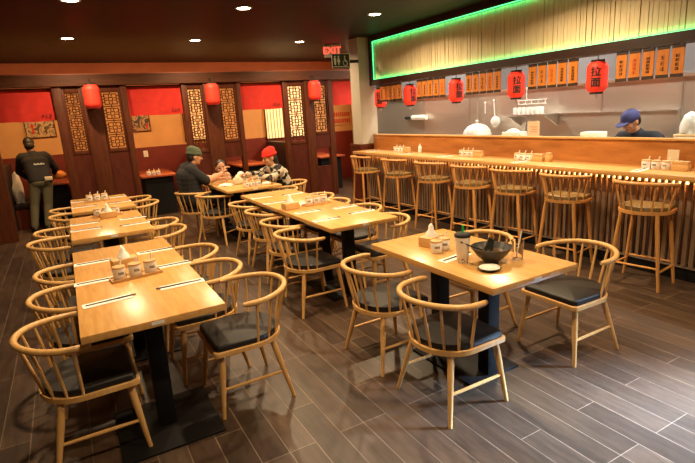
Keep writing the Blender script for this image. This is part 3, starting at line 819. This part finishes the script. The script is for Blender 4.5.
def tbox(x, y, z, r, lab):
    global X0
    if X0 is None: X0 = make_box(lab); X0.location = (x, y, z); X0.rotation_euler = (0, 0, r)
    else: dup(X0, (x, y, z), r, lab)
def tray(x, y, z, r, lab):
    global Y0
    if Y0 is None: Y0 = make_tray(lab); Y0.location = (x, y, z); Y0.rotation_euler = (0, 0, r)
    else: dup(Y0, (x, y, z), r, lab)
def jars3(cx, cy, z, r, where, n=3, boxo=(-.02, .13), dx=.088, has_tray=True, jr=None):
    c, s = math.cos(r), math.sin(r)
    if has_tray: tray(cx, cy, z, r, 'wooden tray under the jars on the '+where)
    for k, nm in enumerate(('left', 'middle', 'right')[:n] if n == 3 else ('left', 'right')):
        u = (k-(n-1)/2)*dx
        jar(cx+u*c, cy+u*s, z+(.0085 if has_tray else 0), r if jr is None else jr, '%s white jar with wooden lid on the %s' % (nm, where))
    if boxo: tbox(cx+boxo[0]*c-boxo[1]*s, cy+boxo[0]*s+boxo[1]*c, z, r, 'wooden tissue box behind the jars on the '+where)
jars3(.255, 3.235, TZ, .12, T1, boxo=(.0, .29), dx=.092)
jars3(.275, 5.78, TZ, .03, T2, boxo=(.0, -.14), dx=.09)
jars3(.255, 7.06, TZ, 0, T3, boxo=None, dx=.088)
jars3(2.20, 4.62, TZ, .1, 'long centre tables', boxo=(-.31, .0), dx=.09, jr=-.4)
jars3(2.03, 2.43, TZ, .25, 'front right table', n=2, boxo=(.09, .14), dx=.085, has_tray=False, jr=-.6)
jars3(2.16, 6.54, TZ, .05, 'table of the two diners', boxo=None, dx=.085, has_tray=False)
jars3(1.35, 9.72, TZ, 0, 'red table in the second booth', boxo=None, dx=.085, has_tray=False)
def shaker(x, y, z, lab, h=.11, m=None, w=.03):
    m = m or M_box
    t = thing('wooden_holder', lab, 'holder', (x, y, z), 0, 'small wooden holders on the bar')
    part('box_body', [(-.03, .03, -w, w, 0, h-.03)], m, t, .003); part('top_cap', [(-.026, .026, -w+.004, w-.004, h-.03, h)], M_woodlid, t, .003)
# bar sets stand along the counter: rotate so the row follows Y
for cy, where, nm in ((2.56, 'bar in front of the chef', 0), (4.09, 'bar below the glass shelf', 1), (5.05, 'bar at the middle stool', 2), (6.62, 'bar near the column', 3)):
    x = 4.70
    for k, l in enumerate(('left', 'middle', 'right')): jar(x, cy+.09-.09*k, .9902, -PI/2, '%s white jar with wooden lid on the %s' % (l, where))
    shaker(x, cy-.215, .9902, 'wide wooden box right of the jars on the '+where, .085, w=.07)
shaker(4.72, 2.20, .9902, 'wooden holder at the right end of the bar, beside the tissue box', .13)
shaker(4.72, 3.75, .9902, 'wooden holder right of the jars below the glass shelf', .10)
t = thing('folded_card', 'white folded card standing behind the jars in front of the chef', 'card', (4.80, 2.47, .9902)); part('card_panel', [(-.004, .004, -.05, .05, 0, .17)], M_beige, t); part('foot', [(-.02, .02, -.05, .05, 0, .006)], M_beige, t)
t = thing('squeeze_bottle', 'small white bottle on the bar near the column', 'bottle', (4.74, 6.12, .9902))
b = bmesh.new(); lathe(b, [(.026, 0), (.028, .004), (.028, .09), (.012, .105), (.012, .112)], seg=20); obj('bottle_body', b, M_white, t)
b = bmesh.new(); lathe(b, [(.011, .112), (.011, .118), (.004, .14)], seg=16); obj('nozzle', b, M_plastic, t)

# items on the front right table
t = thing('ramen_bowl', 'black ramen bowl with nori sticking up on the right table', 'bowl', (2.10, 2.05, TZ))
b = bmesh.new(); lathe(b, [(.0, .0), (.045, .0), (.047, .012), (.085, .045), (.115, .085), (.122, .098), (.118, .098), (.108, .082), (.08, .05), (.045, .02), (.0, .018)], seg=40, cap=False); obj('bowl_body', b, M_bowl, t, True, 50)
b = bmesh.new(); lathe(b, [(.0, .062), (.093, .062)], seg=32, cap=False); obj('broth', b, M_soup, t, False)
b = bmesh.new()
for sgn, off in ((1, 0), (1, .004)):
    pass
v = [(-.055, .0, .06), (.045, .03, .06), (.055, .03, .115), (.0, .015, .152), (-.05, .0, .10)]
lo = [b.verts.new(p) for p in v]; hi = [b.verts.new((p[0]-.002, p[1]+.004, p[2])) for p in v]
b.faces.new(lo); b.faces.new(hi[::-1])
for i in range(5): b.faces.new((lo[i], lo[(i+1) % 5], hi[(i+1) % 5], hi[i]))
obj('nori_sheet', b, M_nori, t, False)
t = thing('soup_spoon', 'black soup spoon leaning over the left rim of the black bowl', 'spoon', (2.10, 2.05, TZ))
b = bmesh.new(); tube(b, [(-.172, .075, .142), (-.12, .05, .112), (-.045, .018, .078)], [.005, .0045, .0045], 8); ellipsoid(b, (-.03, .012, .074), (.03, .022, .008)); obj('spoon_body', b, M_bowl, t)
t = thing('sauce_plate', 'small dark rimmed plate of white rice in front of the bowl', 'plate', (1.985, 1.95, TZ))
b = bmesh.new(); lathe(b, [(.0, .0), (.035, .0), (.038, .004), (.066, .016), (.064, .019), (.04, .009), (.0, .008)], seg=36, cap=False); obj('plate_body', b, M_bowl, t, True, 50)
b = bmesh.new(); lathe(b, [(.062, .014), (.056, .021), (.035, .027), (.0, .030)], seg=28)
for v in b.verts: v.co.z += noise.noise(v.co*60)*.003
obj('rice', b, M_rice, t, True, 80)
t = thing('drink_cup', 'takeaway cup with black lid and green straw on the right table', 'cup', (1.965, 2.15, TZ))
b = bmesh.new(); lathe(b, [(.030, 0), (.032, .003), (.046, .16), (.046, .165)], seg=32); obj('cup_body', b, M_milk, t, True, 50)
b = bmesh.new()
for k in range(26):
    a = random.random()*2*PI; z = .008+random.random()*.03; ellipsoid(b, ((.028+.09*z)*math.cos(a), (.028+.09*z)*math.sin(a), z), (.005,)*3, None, 8, 6)
obj('tapioca_pearls', b, M_boba, t)
b = bmesh.new(); lathe(b, [(.047, .163), (.049, .166), (.048, .177), (.040, .185), (.032, .187), (.0, .187)], seg=32, cap=False); obj('lid', b, M_ink, t, True, 50)
b = bmesh.new(); tube(b, [(.004, .0, .185), (.004, .0, .232)], .0062, 10); obj('straw', b, M_green, t, label='green straw')
t = thing('water_glass', 'clear drinking glass with a straw right of the black bowl', 'glass', (2.255, 1.99, TZ))
b = bmesh.new(); lathe(b, [(.0, .0), (.031, .0), (.033, .004), (.039, .118), (.0365, .118), (.030, .012), (.0, .010)], seg=32, cap=False); obj('glass_body', b, M_glass, t, True, 50)
b = bmesh.new(); tube(b, [(-.01, 0, .014), (.038, .005, .17)], .0035, 8); obj('straw', b, M_clearplastic, t)
# food on the diners' table
def napkin_heap(x, y, z, s, lab, m=M_tissue, name='crumpled_napkin'):
    b = bmesh.new(); bmesh.ops.create_icosphere(b, subdivisions=3, radius=1)
    for v in b.verts:
        v.co *= 1+.35*noise.noise(v.co*2.1+Vector((x*7, y*3, 1))); v.co = Vector((v.co.x*s[0], v.co.y*s[1], max(0, (v.co.z*.8+.35)*s[2])))
    o = obj(name, b, m, None, True, 70); o.location = (x, y, z); tag(o, lab, 'napkin'); return o
napkin_heap(1.90, 6.93, TZ, (.10, .06, .035), 'white crumpled napkin in front of the man, on the diners table')
napkin_heap(2.10, 7.00, TZ, (.075, .06, .11), 'beige paper bag standing between the two diners', M_beige, 'paper_bag')['category'] = 'bag'
napkin_heap(2.20, 7.15, TZ, (.08, .06, .13), 'white paper heap near the reaching hand of the woman')
napkin_heap(2.39, 6.62, TZ, (.06, .04, .03), 'small white napkin beside the jars in front of the woman')
t = thing('dark_bowl', 'small dark bowl near the woman on the diners table', 'bowl', (2.33, 6.74, TZ))
b = bmesh.new(); lathe(b, [(.0, 0), (.03, 0), (.032, .008), (.055, .045), (.052, .045), (.03, .014), (.0, .012)], seg=28, cap=False); obj('bowl_body', b, M_bowl, t, True, 50)
b = bmesh.new(); lathe(b, [(.0, .032), (.044, .032)], seg=24, cap=False); obj('broth', b, M_soup, t, False)
for (x, y, lab) in ((2.44, 6.50, 'clear glass at the near right corner of the diners table'), (2.28, 6.86, 'clear glass in the middle of the diners table')):
    b = bmesh.new(); lathe(b, [(.0, .0), (.031, .0), (.038, .11), (.0355, .11), (.029, .01), (.0, .008)], seg=24, cap=False)
    o = obj('water_glass', b, M_glass, None, True, 50); o.location = (x, y, TZ); tag(o, lab, 'glass')

# kitchen things
t = thing('stock_pot', 'large pot with pale domed lid beside the hanging ladle', 'pot', (5.98, 6.18, .9))
b = bmesh.new(); lathe(b, [(.0, 0), (.22, 0), (.225, .01), (.225, .27), (.215, .27), (.21, .02), (.0, .015)], seg=40, cap=False); obj('pot_body', b, M_metal, t, True, 50)
b = bmesh.new(); lathe(b, [(.235, .27), (.235, .28), (.21, .35), (.15, .415), (.07, .45), (.0, .46)], seg=40, cap=True); obj('lid', b, M_plastic, t, True, 60)
b = bmesh.new(); tube(b, [(0, 0, .455), (0, 0, .475)], .012, 10); ellipsoid(b, (0, 0, .495), (.026, .026, .022)); obj('knob', b, M_plastic, t)
t = thing('pot_filler', 'steel water pipe with bent arm on the kitchen wall', 'pipe', (6.44, 6.65, .9))
b = bmesh.new(); tube(b, [(0, 0, 0), (0, 0, .90)], .014, 10); obj('riser', b, M_metal, t)
b = bmesh.new(); tube(b, [(0, 0, .30), (-.1, -.02, .31), (-.22, -.22, .36), (-.24, -.33, .42)], .012, 10); obj('arm', b, M_metal, t)
t = thing('hanging_ladle', 'white ladle hanging on the kitchen wall beside the pipe', 'ladle', (6.46, 6.25, 1.3))
b = bmesh.new(); tube(b, [(0, .03, .40), (0, .0, .10)], .010, 8); ellipsoid(b, (0, .03, .41), (.018,)*3); obj('handle', b, M_plastic, t)
b = bmesh.new(); ellipsoid(b, (-.02, -.03, .06), (.05, .10, .09)); obj('ladle_bowl', b, M_plastic, t)
t = thing('hanging_ladle', 'short white handled tool hanging left of the ladle', 'ladle', (6.46, 6.48, 1.5))
b = bmesh.new(); tube(b, [(0, .0, .18), (0, .0, .0)], .009, 8); ellipsoid(b, (0, 0, .18), (.02,)*3); obj('handle', b, M_plastic, t)
t = thing('wall_roll', 'white roll with a black end on the steel wall above the bar', 'roll', (6.44, 8.35, 1.47))
b = bmesh.new(); tube(b, [(0, -.27, 0), (0, .18, 0)], .05, 20); obj('roll_body', b, M_plastic, t)
b = bmesh.new(); tube(b, [(0, .18, .0), (0, .42, .0)], .035, 14); obj('black_end', b, M_ink, t)
t = thing('glass_shelf', 'steel wall shelf carrying upturned glasses in the kitchen', 'shelf', (6.33, 5.38, 1.44))
part('shelf_plate', [(-.17, .17, -.42, .42, 0, .03)], M_metal, t, .004)
for yy in (-.35, .35):
    b = bmesh.new(); v = [(.17, yy-.01, 0), (-.12, yy-.01, 0), (.17, yy-.01, -.16)]; w = [(a, q+.02, c) for a, q, c in v]
    A = [b.verts.new(p) for p in v]; B = [b.verts.new(p) for p in w]; b.faces.new(A); b.faces.new(B[::-1])
    for i in range(3): b.faces.new((A[i], A[(i+1) % 3], B[(i+1) % 3], B[i]))
    obj('bracket', b, M_metal, t, False)
g0 = None
for i in range(6):
    for r in range(2):
        lab = 'upturned glass on the kitchen shelf, %s in the %s row' % (['leftmost', 'second', 'third', 'fourth', 'fifth', 'rightmost'][i], ['front', 'rear'][r])
        if g0 is None:
            b = bmesh.new(); lathe(b, [(.036, 0), (.038, .004), (.030, .10), (.028, .105), (.0, .105)], seg=20, cap=False); g0 = obj('upturned_glass', b, M_clearplastic, None, True, 50); o = g0
        else: o = g0.copy(); C.objects.link(o)
        o.location = (6.24+r*.1, 5.62-i*.085, 1.4705); tag(o, lab, 'glass', 'glasses on the kitchen shelf')
t = thing('wire_rack', 'white wire rack hanging above the shelf glasses', 'rack', (6.38, 5.42, 1.62))
b = bmesh.new()
for yy in (-.25, -.12, 0, .12, .25): tube(b, [(0, yy, 0), (0, yy, .06)], .005, 6)
tube(b, [(0, -.27, .06), (0, .27, .06)], .007, 6); tube(b, [(0, -.27, 0), (0, .27, 0)], .006, 6); obj('wires', b, M_plastic, t)
b = bmesh.new(); tube(b, [(0, .1, .06), (0, .1, .25), (.11, .1, .25)], .006, 6); obj('hanger', b, M_plastic, t)
t = thing('steel_hood_side', 'slant edged steel panel on the kitchen wall right of the shelf', 'panel', (6.46, 4.2, 0))
b = bmesh.new(); o2 = [(.72, 1.45), (.45, 1.10), (-.9, 1.10), (-.9, 1.45)]
A = [b.verts.new((-.04, a, c)) for a, c in o2]; B = [b.verts.new((.038, a, c)) for a, c in o2]; b.faces.new(A); b.faces.new(B[::-1])
for i in range(4): b.faces.new((A[i], A[(i+1) % 4], B[(i+1) % 4], B[i]))
obj('panel_sheet', b, M_steel, t, False)
b = bmesh.new(); box(b, -.06, .038, -.9, .74, 1.45, 1.465); obj('panel_lip', b, M_metal, t, False)
t = thing('white_tub', 'white tub heaped with paper on the pass below the shelf', 'tub', (5.14, 4.63, 1.15))
b = bmesh.new(); v = []; box(b, -.08, .08, -.15, .15, 0, .14, .012); obj('tub_body', b, M_plastic, t)
b = bmesh.new(); ellipsoid(b, (0, .02, .13), (.06, .10, .05)); obj('paper_heap', b, M_tissue, t)
t = thing('order_card', 'pale order card standing on the pass beside the white tub', 'card', (5.1, 4.29, 1.15))
part('card_panel', [(-.004, .004, -.085, .085, .01, .27)], M_beige, t); part('card_foot', [(-.04, .04, -.06, .06, 0, .01)], M_metal, t)
part('lettering', [(-.006, -.004, -.06, .06, .20, .205), (-.006, -.004, -.06, .03, .17, .175), (-.006, -.004, -.06, .05, .14, .145)], M_redink, t)
t = thing('white_box', 'stack of white paper on the pass left of the chef', 'paper stack', (5.12, 3.49, 1.15)); part('paper_block', [(-.08, .08, -.11, .11, 0, .145)], M_paper, t, .006)
o = napkin_heap(5.14, 2.52, 1.28, (.07, .075, .17), 'crumpled pale blue plastic bag at the right end of the pass', M_bluewhite, 'plastic_bag'); o['category'] = 'bag'
t = thing('white_container', 'white container under the pale blue bag on the pass', 'container', (5.14, 2.52, 1.15)); part('container_body', [(-.08, .08, -.1, .1, 0, .11)], M_plastic, t, .01); part('container_lid', [(-.085, .085, -.105, .105, .11, .129)], M_beige, t, .006)

# ------------------------------------------------------------------ people
def fuse(name, bm, mat, voxel, parent=None, smooth_it=3, label=None):
    me = bpy.data.meshes.new(name); bmesh.ops.recalc_face_normals(bm, faces=list(bm.faces)); bm.to_mesh(me); bm.free()
    tmp = bpy.data.objects.new(name, me); C.objects.link(tmp)
    md = tmp.modifiers.new('r', 'REMESH'); md.mode = 'VOXEL'; md.voxel_size = voxel
    sm = tmp.modifiers.new('s', 'SMOOTH'); sm.factor = .5; sm.iterations = smooth_it
    dg = bpy.context.evaluated_depsgraph_get(); dg.update()
    m2 = bpy.data.meshes.new_from_object(tmp.evaluated_get(dg)); m2.name = name
    bpy.data.objects.remove(tmp); bpy.data.meshes.remove(me)
    m2.materials.clear(); m2.materials.append(mat); m2.shade_smooth()
    o = bpy.data.objects.new(name, m2); C.objects.link(o)
    if parent: o.parent = parent
    if label: o['label'] = label
    return o
def hand(bm, wrist, d, n, side, curl=.5, L=.17):
    """d finger direction, n palm normal, side=+1 thumb towards d x n"""
    d = Vector(d).normalized(); n = Vector(n); n = (n-d*n.dot(d)).normalized(); s = d.cross(n)*side
    w = Vector(wrist); pl = L*.50
    for k in range(5):
        o = s*(k-2)*.0155
        cone(bm, w+o*.7, w+d*pl+o, .0135, .0125, 8)
    lens = (.40, .47, .44, .34)
    for k in range(4):
        base = w+d*pl+s*((1.5-k)*.0195); dirv = d.copy(); p = base; a = 0
        for j, f in enumerate((.45, .32, .23)):
            a += curl*(.9 if j else .6); dirv = d*math.cos(a)+n*math.sin(a); q = p+dirv*lens[k]*L*f*1.15
            cone(bm, p, q, .0092-.0009*j, .0085-.0009*j, 8); p = q
    p = w+d*pl*.25+s*.028
    for j, f in enumerate((.20, .16)):
        q = p+(d*.75+s*(.65-.4*j)+n*(.25+.3*j)).normalized()*L*f; cone(bm, p, q, .0115-.001*j, .0105-.001*j, 8); p = q
def person(label, J, face, headup, top, trousers, hat=None, hair=True, sleeve=1.0, curl=.6, cat='person', cap=False, hand_n=((0, 0, -1), (0, 0, -1)), g=1.0):
    root = thing('person', label, cat, (J['root'][0], J['root'][1], 0))
    o0 = Vector((J['root'][0], J['root'][1], 0))
    V = {k: Vector(v)-o0 for k, v in J.items() if len(v) == 3}
    f = Vector(face).normalized(); u = Vector(headup); u = (u-f*u.dot(f)).normalized(); r = f.cross(u)
    R = Matrix((f, -r, u)).transposed()     # local x = face, y = left, z = up
    h = V['head']
    def H(x, y, z): return h+R @ Vector((x, y, z))
    b = bmesh.new()
    # trunk
    across = (V['sl']-V['sr']).normalized()
    for k in range(6):
        tt = k/5; c = V['pelvis'].lerp(V['chest'], tt); hw = .105-.02*math.sin(tt*PI)+.035*tt
        cone(b, c-across*hw*.62, c+across*hw*.62, .098, .098)
    cone(b, V['chest'], V['neck'], .10, .055); cone(b, V['sl'].lerp(V['neck'], .25), V['sr'].lerp(V['neck'], .25), .065, .065)
    cone(b, V['neck'], H(-.01, 0, -.06), .054, .052)
    # head
    ellipsoid(b, H(-.008, 0, .025), (.098, .076, .105), R); ellipsoid(b, H(.03, 0, -.05), (.058, .055, .062), R)
    ellipsoid(b, H(.062, 0, -.088), (.022, .026, .018), R)
    cone(b, H(.088, 0, .015), H(.108, 0, -.022), .009, .014, 10)
    for s in (-1, 1): ellipsoid(b, H(-.008, s*.077, -.01), (.022, .009, .032), R); ellipsoid(b, H(.075, s*.034, .028), (.02, .026, .010), R); ellipsoid(b, H(.058, s*.04, -.025), (.026, .022, .022), R)
    for i, s in enumerate(('l', 'r')):
        cone(b, V['s'+s], V['e'+s], .046*g, .037*g); cone(b, V['e'+s], V['w'+s], .038*g, .026*g)
        hd = Vector(J['h'+s]) if 'h'+s in J else (V['w'+s]-V['e'+s])
        hand(b, V['w'+s], hd, hand_n[i], 1 if s == 'l' else -1, curl)
        cone(b, V['hip'+s], V['k'+s], .078, .052); cone(b, V['k'+s], V['a'+s], .052, .036)
        ft = Vector(J['toe']).normalized(); cone(b, V['a'+s]+Vector((0, 0, -.04)), V['a'+s]+Vector((0, 0, -.045))+ft*.13, .034, .03)
    fuse('body', b, M_skin, .0075, root, 3)
    # face details
    b = bmesh.new()
    for s in (-1, 1): ellipsoid(b, H(.086, s*.033, .012), (.010, .013, .008), R, 12, 8)
    obj('eyes', b, M_hair, root)
    b = bmesh.new(); ellipsoid(b, H(.085, 0, -.055), (.010, .024, .007), R, 12, 8); obj('mouth', b, M_lip, root)
    b = bmesh.new()
    for s in (-1, 1): cone(b, H(.088, s*.018, .036), H(.078, s*.05, .038), .005, .004, 8)
    obj('eyebrows', b, M_hair, root)
    if hair:
        b = bmesh.new(); ellipsoid(b, H(-.022, 0, .045), (.100, .083, .095), R); ellipsoid(b, H(-.055, 0, -.01), (.062, .074, .08), R)
        if hair == 'long':
            cone(b, H(-.06, .03, -.02), H(-.075, .04, -.16), .05, .035); cone(b, H(-.06, -.03, -.02), H(-.06, -.05, -.16), .05, .035)
        fuse('hair', b, M_hair, .008, root, 2)
    # garments
    b = bmesh.new()
    for k in range(6):
        tt = k/5; c = V['pelvis'].lerp(V['chest'], tt); hw = .115-.015*math.sin(tt*PI)+.035*tt
        cone(b, c-across*hw*.62*g, c+across*hw*.62*g, .118*g, .118*g)
    cone(b, V['chest'], V['chest'].lerp(V['neck'], .8), .12*g, .078*g); cone(b, V['sl'].lerp(V['neck'], .15), V['sr'].lerp(V['neck'], .15), .078*g, .078*g)
    for s in ('l', 'r'):
        cone(b, V['s'+s], V['s'+s].lerp(V['e'+s], min(1, sleeve*2)), .066*g, .058*g)
        if sleeve > .5: cone(b, V['e'+s], V['e'+s].lerp(V['w'+s], (sleeve-.5)*2*.97), .057, .042)
    fuse('top', b, top, .011, root, 3)
    b = bmesh.new()
    cone(b, V['hipl'].lerp(V['pelvis'], .3), V['hipr'].lerp(V['pelvis'], .3), .118, .118)
    for s in ('l', 'r'): cone(b, V['hip'+s], V['k'+s], .096, .07); cone(b, V['k'+s], V['k'+s].lerp(V['a'+s], .93), .07, .058)
    fuse('trousers', b, trousers, .011, root, 2)
    ft = Vector(J['toe']).normalized()
    for s in ('l', 'r'):
        b = bmesh.new(); a = V['a'+s]; cone(b, a+Vector((0, 0, -.035))-ft*.03, a+Vector((0, 0, -.045))+ft*.15, .046, .038); cone(b, a, a+Vector((0, 0, -.03)), .046, .05)
        fuse('shoe', b, M_shoe, .010, root, 2)
    if hat is not None and not cap:
        b = bmesh.new(); ellipsoid(b, H(-.014, 0, .062), (.112, .094, .088), R); ellipsoid(b, H(-.05, 0, .10), (.075, .075, .060), R)
        for k in range(20):
            a = 2*PI*k/20; a2 = 2*PI*(k+1)/20
            cone(b, H(-.012+.104*math.cos(a), .088*math.sin(a), .045), H(-.012+.104*math.cos(a2), .088*math.sin(a2), .045), .017, .017, 8)
        fuse('beanie', b, hat, .009, root, 2)
    if cap:
        b = bmesh.new(); ellipsoid(b, H(-.012, 0, .055), (.110, .092, .085), R); ellipsoid(b, H(.115, 0, .035), (.075, .075, .010), R)
        fuse('cap', b, hat, .008, root, 2)
    return root, H
# man in green beanie
person('seated man in a black shirt and green beanie, forearm raised over the table',
  dict(root=(1.56, 7.40), pelvis=(1.51, 7.42, .55), chest=(1.50, 7.46, .88), neck=(1.55, 7.48, 1.045), head=(1.64, 7.48, 1.165), sl=(1.51, 7.66, .975), sr=(1.53, 7.28, .975), el=(1.76, 7.66, .83), wl=(1.95, 7.47, .81),
       er=(1.71, 7.22, .82), wr=(1.965, 7.27, .90), hr=(.5, .1, .85), hl=(1, -.1, -.05), hipl=(1.60, 7.53, .53), hipr=(1.60, 7.33, .53), kl=(1.95, 7.55, .54), kr=(1.95, 7.33, .54), al=(1.92, 7.56, .09), ar=(1.92, 7.33, .09), toe=(1, 0, 0)),
  (1, .05, -.18), (.1, 0, 1), M_blackcloth, M_denim, M_greenknit, True, .46, .8, hand_n=((0, 0, -1), (.8, 0, -.5)), g=1.28)
# woman in red beanie
person('seated woman in a black and cream plaid jacket and bright red beanie',
  dict(root=(2.84, 6.97), pelvis=(2.84, 6.98, .55), chest=(2.73, 6.97, .82), neck=(2.66, 6.965, .965), head=(2.60, 6.96, 1.085), sl=(2.68, 6.79, .90), sr=(2.68, 7.15, .90), el=(2.52, 6.70, .82), wl=(2.36, 6.88, .83),
       er=(2.47, 7.18, .83), wr=(2.27, 7.05, .87), hr=(-1, -.1, .1), hl=(-.9, .3, 0), hipl=(2.76, 6.88, .53), hipr=(2.76, 7.07, .53), kl=(2.38, 6.87, .54), kr=(2.38, 7.09, .54), al=(2.40, 6.87, .09), ar=(2.40, 7.09, .09), toe=(-1, 0, 0)),
  (-1, -.1, -.22), (-.1, 0, 1), M_plaid, M_denim, M_redknit, 'long', 1.0, .7)
# child at the far end of the table
chl = dup(c0, (2.10, 7.93, 0), -PI/2, 'wooden chair at the far end of the diners table, under the child')
person('young child with dark hair seen over the far end of the diners table',
  dict(root=(2.10, 7.93), pelvis=(2.10, 7.94, .55), chest=(2.10, 7.88, .72), neck=(2.10, 7.86, .82), head=(2.10, 7.83, .925), sl=(2.22, 7.88, .78), sr=(1.98, 7.88, .78), el=(2.27, 7.78, .62), wl=(2.20, 7.70, .63),
       er=(1.93, 7.78, .62), wr=(2.0, 7.70, .63), hl=(-.2, -1, 0), hr=(.2, -1, 0), hipl=(2.17, 7.90, .53), hipr=(2.03, 7.90, .53), kl=(2.18, 7.60, .54), kr=(2.02, 7.60, .54), al=(2.18, 7.62, .20), ar=(2.02, 7.62, .20), toe=(0, -1, 0)),
  (-.1, -1, -.05), (0, 0, 1), M_blackcloth, M_denim, None, True, 1.0, .6, g=.7)
# server
def squash(J, k): return {n: (v if len(v) == 2 or n in ('toe', 'hl', 'hr') else (v[0], v[1], .085+(v[2]-.085)*k)) for n, v in J.items()}
rt, H = person('standing server seen from behind in a black jacket and olive trousers',
  squash(dict(root=(-.46, 9.78), pelvis=(-.44, 9.79, .93), chest=(-.47, 9.86, 1.25), neck=(-.49, 9.88, 1.42), head=(-.51, 9.92, 1.545), sl=(-.665, 9.87, 1.335), sr=(-.29, 9.87, 1.335), el=(-.73, 9.97, 1.09), wl=(-.64, 10.18, .95),
       er=(-.20, 9.96, 1.10), wr=(-.23, 10.17, 1.0), hl=(.2, 1, -.15), hr=(.1, 1, -.1), hipl=(-.53, 9.79, .88), hipr=(-.36, 9.79, .88), kl=(-.60, 9.80, .48), kr=(-.40, 9.78, .48), al=(-.66, 9.76, .085), ar=(-.46, 9.72, .085), toe=(-.3, 1, 0)), .93),
  (-.15, 1, -.35), (0, .2, 1), M_blackcloth, M_khaki, None, True, 1.0, .5)
b = bmesh.new()
for k in range(9): box(b, -.055+k*.017, -.045+k*.017, -.052, -.048, 1.125, 1.145+.012*(k % 3 == 0))
o = obj('back_lettering', b, M_signw, rt, False); o.location = (.02, .0, 0)
# lay the lettering on the jacket back
o.location = (.03, -.016, .0)
b = bmesh.new(); box(b, -.06, .05, -.16, -.12, .86, .925, .006); o = obj('belt_pouch', b, M_beige, rt); o.location = (.15, .0, 0)
t = napkin_heap(-.17, 10.24, .83, (.12, .09, .11), 'orange cloth held in the right hand of the server', M_orange, 'cleaning_cloth'); t['category'] = 'cloth'
o = napkin_heap(-.83, 10.35, .46, (.085, .16, .46), 'white jacket heaped on the bench left of the server', M_paper, 'draped_jacket'); o['category'] = 'jacket'
# chef
person('chef in a blue cap and dark shirt bending over behind the bar panel',
  dict(root=(5.95, 3.38), pelvis=(5.98, 3.38, .90), chest=(5.84, 3.38, 1.13), neck=(5.76, 3.40, 1.25), head=(5.68, 3.42, 1.37), sl=(5.80, 3.16, 1.17), sr=(5.80, 3.60, 1.17), el=(5.66, 3.12, .99), wl=(5.46, 3.26, .97),
       er=(5.66, 3.66, .99), wr=(5.46, 3.50, .97), hl=(-1, .1, -.1), hr=(-1, -.1, -.1), hipl=(5.98, 3.28, .86), hipr=(5.98, 3.48, .86), kl=(5.95, 3.27, .47), kr=(5.95, 3.49, .47), al=(6.0, 3.26, .085), ar=(6.0, 3.5, .085), toe=(-1, 0, 0)),
  (-1, .25, -.55), (-.5, .1, 1), M_navy, M_denim, M_bluecap, True, .55, .7, cap=True)

# ------------------------------------------------------------------ camera, world, colour
f_px, yaw, pitch, roll, hc = 492.352, .504495, -.238359, -.061705, 1.675014
fw = Vector((math.sin(yaw)*math.cos(pitch), math.cos(yaw)*math.cos(pitch), math.sin(pitch)))
rg = Vector((math.cos(yaw), -math.sin(yaw), 0)); up = rg.cross(fw)
r2 = math.cos(roll)*rg+math.sin(roll)*up; u2 = -math.sin(roll)*rg+math.cos(roll)*up
cd = bpy.data.cameras.new('camera'); cam = bpy.data.objects.new('camera', cd); C.objects.link(cam)
cd.sensor_fit = 'HORIZONTAL'; cd.sensor_width = 36; cd.lens = 36*f_px/695; cd.clip_start = .05; cd.clip_end = 60
m = Matrix((r2, u2, -fw)).transposed().to_4x4(); m.translation = (0, 0, hc); cam.matrix_world = m
S.camera = cam
w = bpy.data.worlds.new('world'); S.world = w; w.use_nodes = True
w.node_tree.nodes['Background'].inputs[0].default_value = (.6, .75, 1, 1); w.node_tree.nodes['Background'].inputs[1].default_value = .04
S.view_settings.view_transform = 'Standard'; S.view_settings.look = 'None'; S.view_settings.exposure = 0.08; S.view_settings.gamma = 1.0
S.view_settings.use_curve_mapping = False
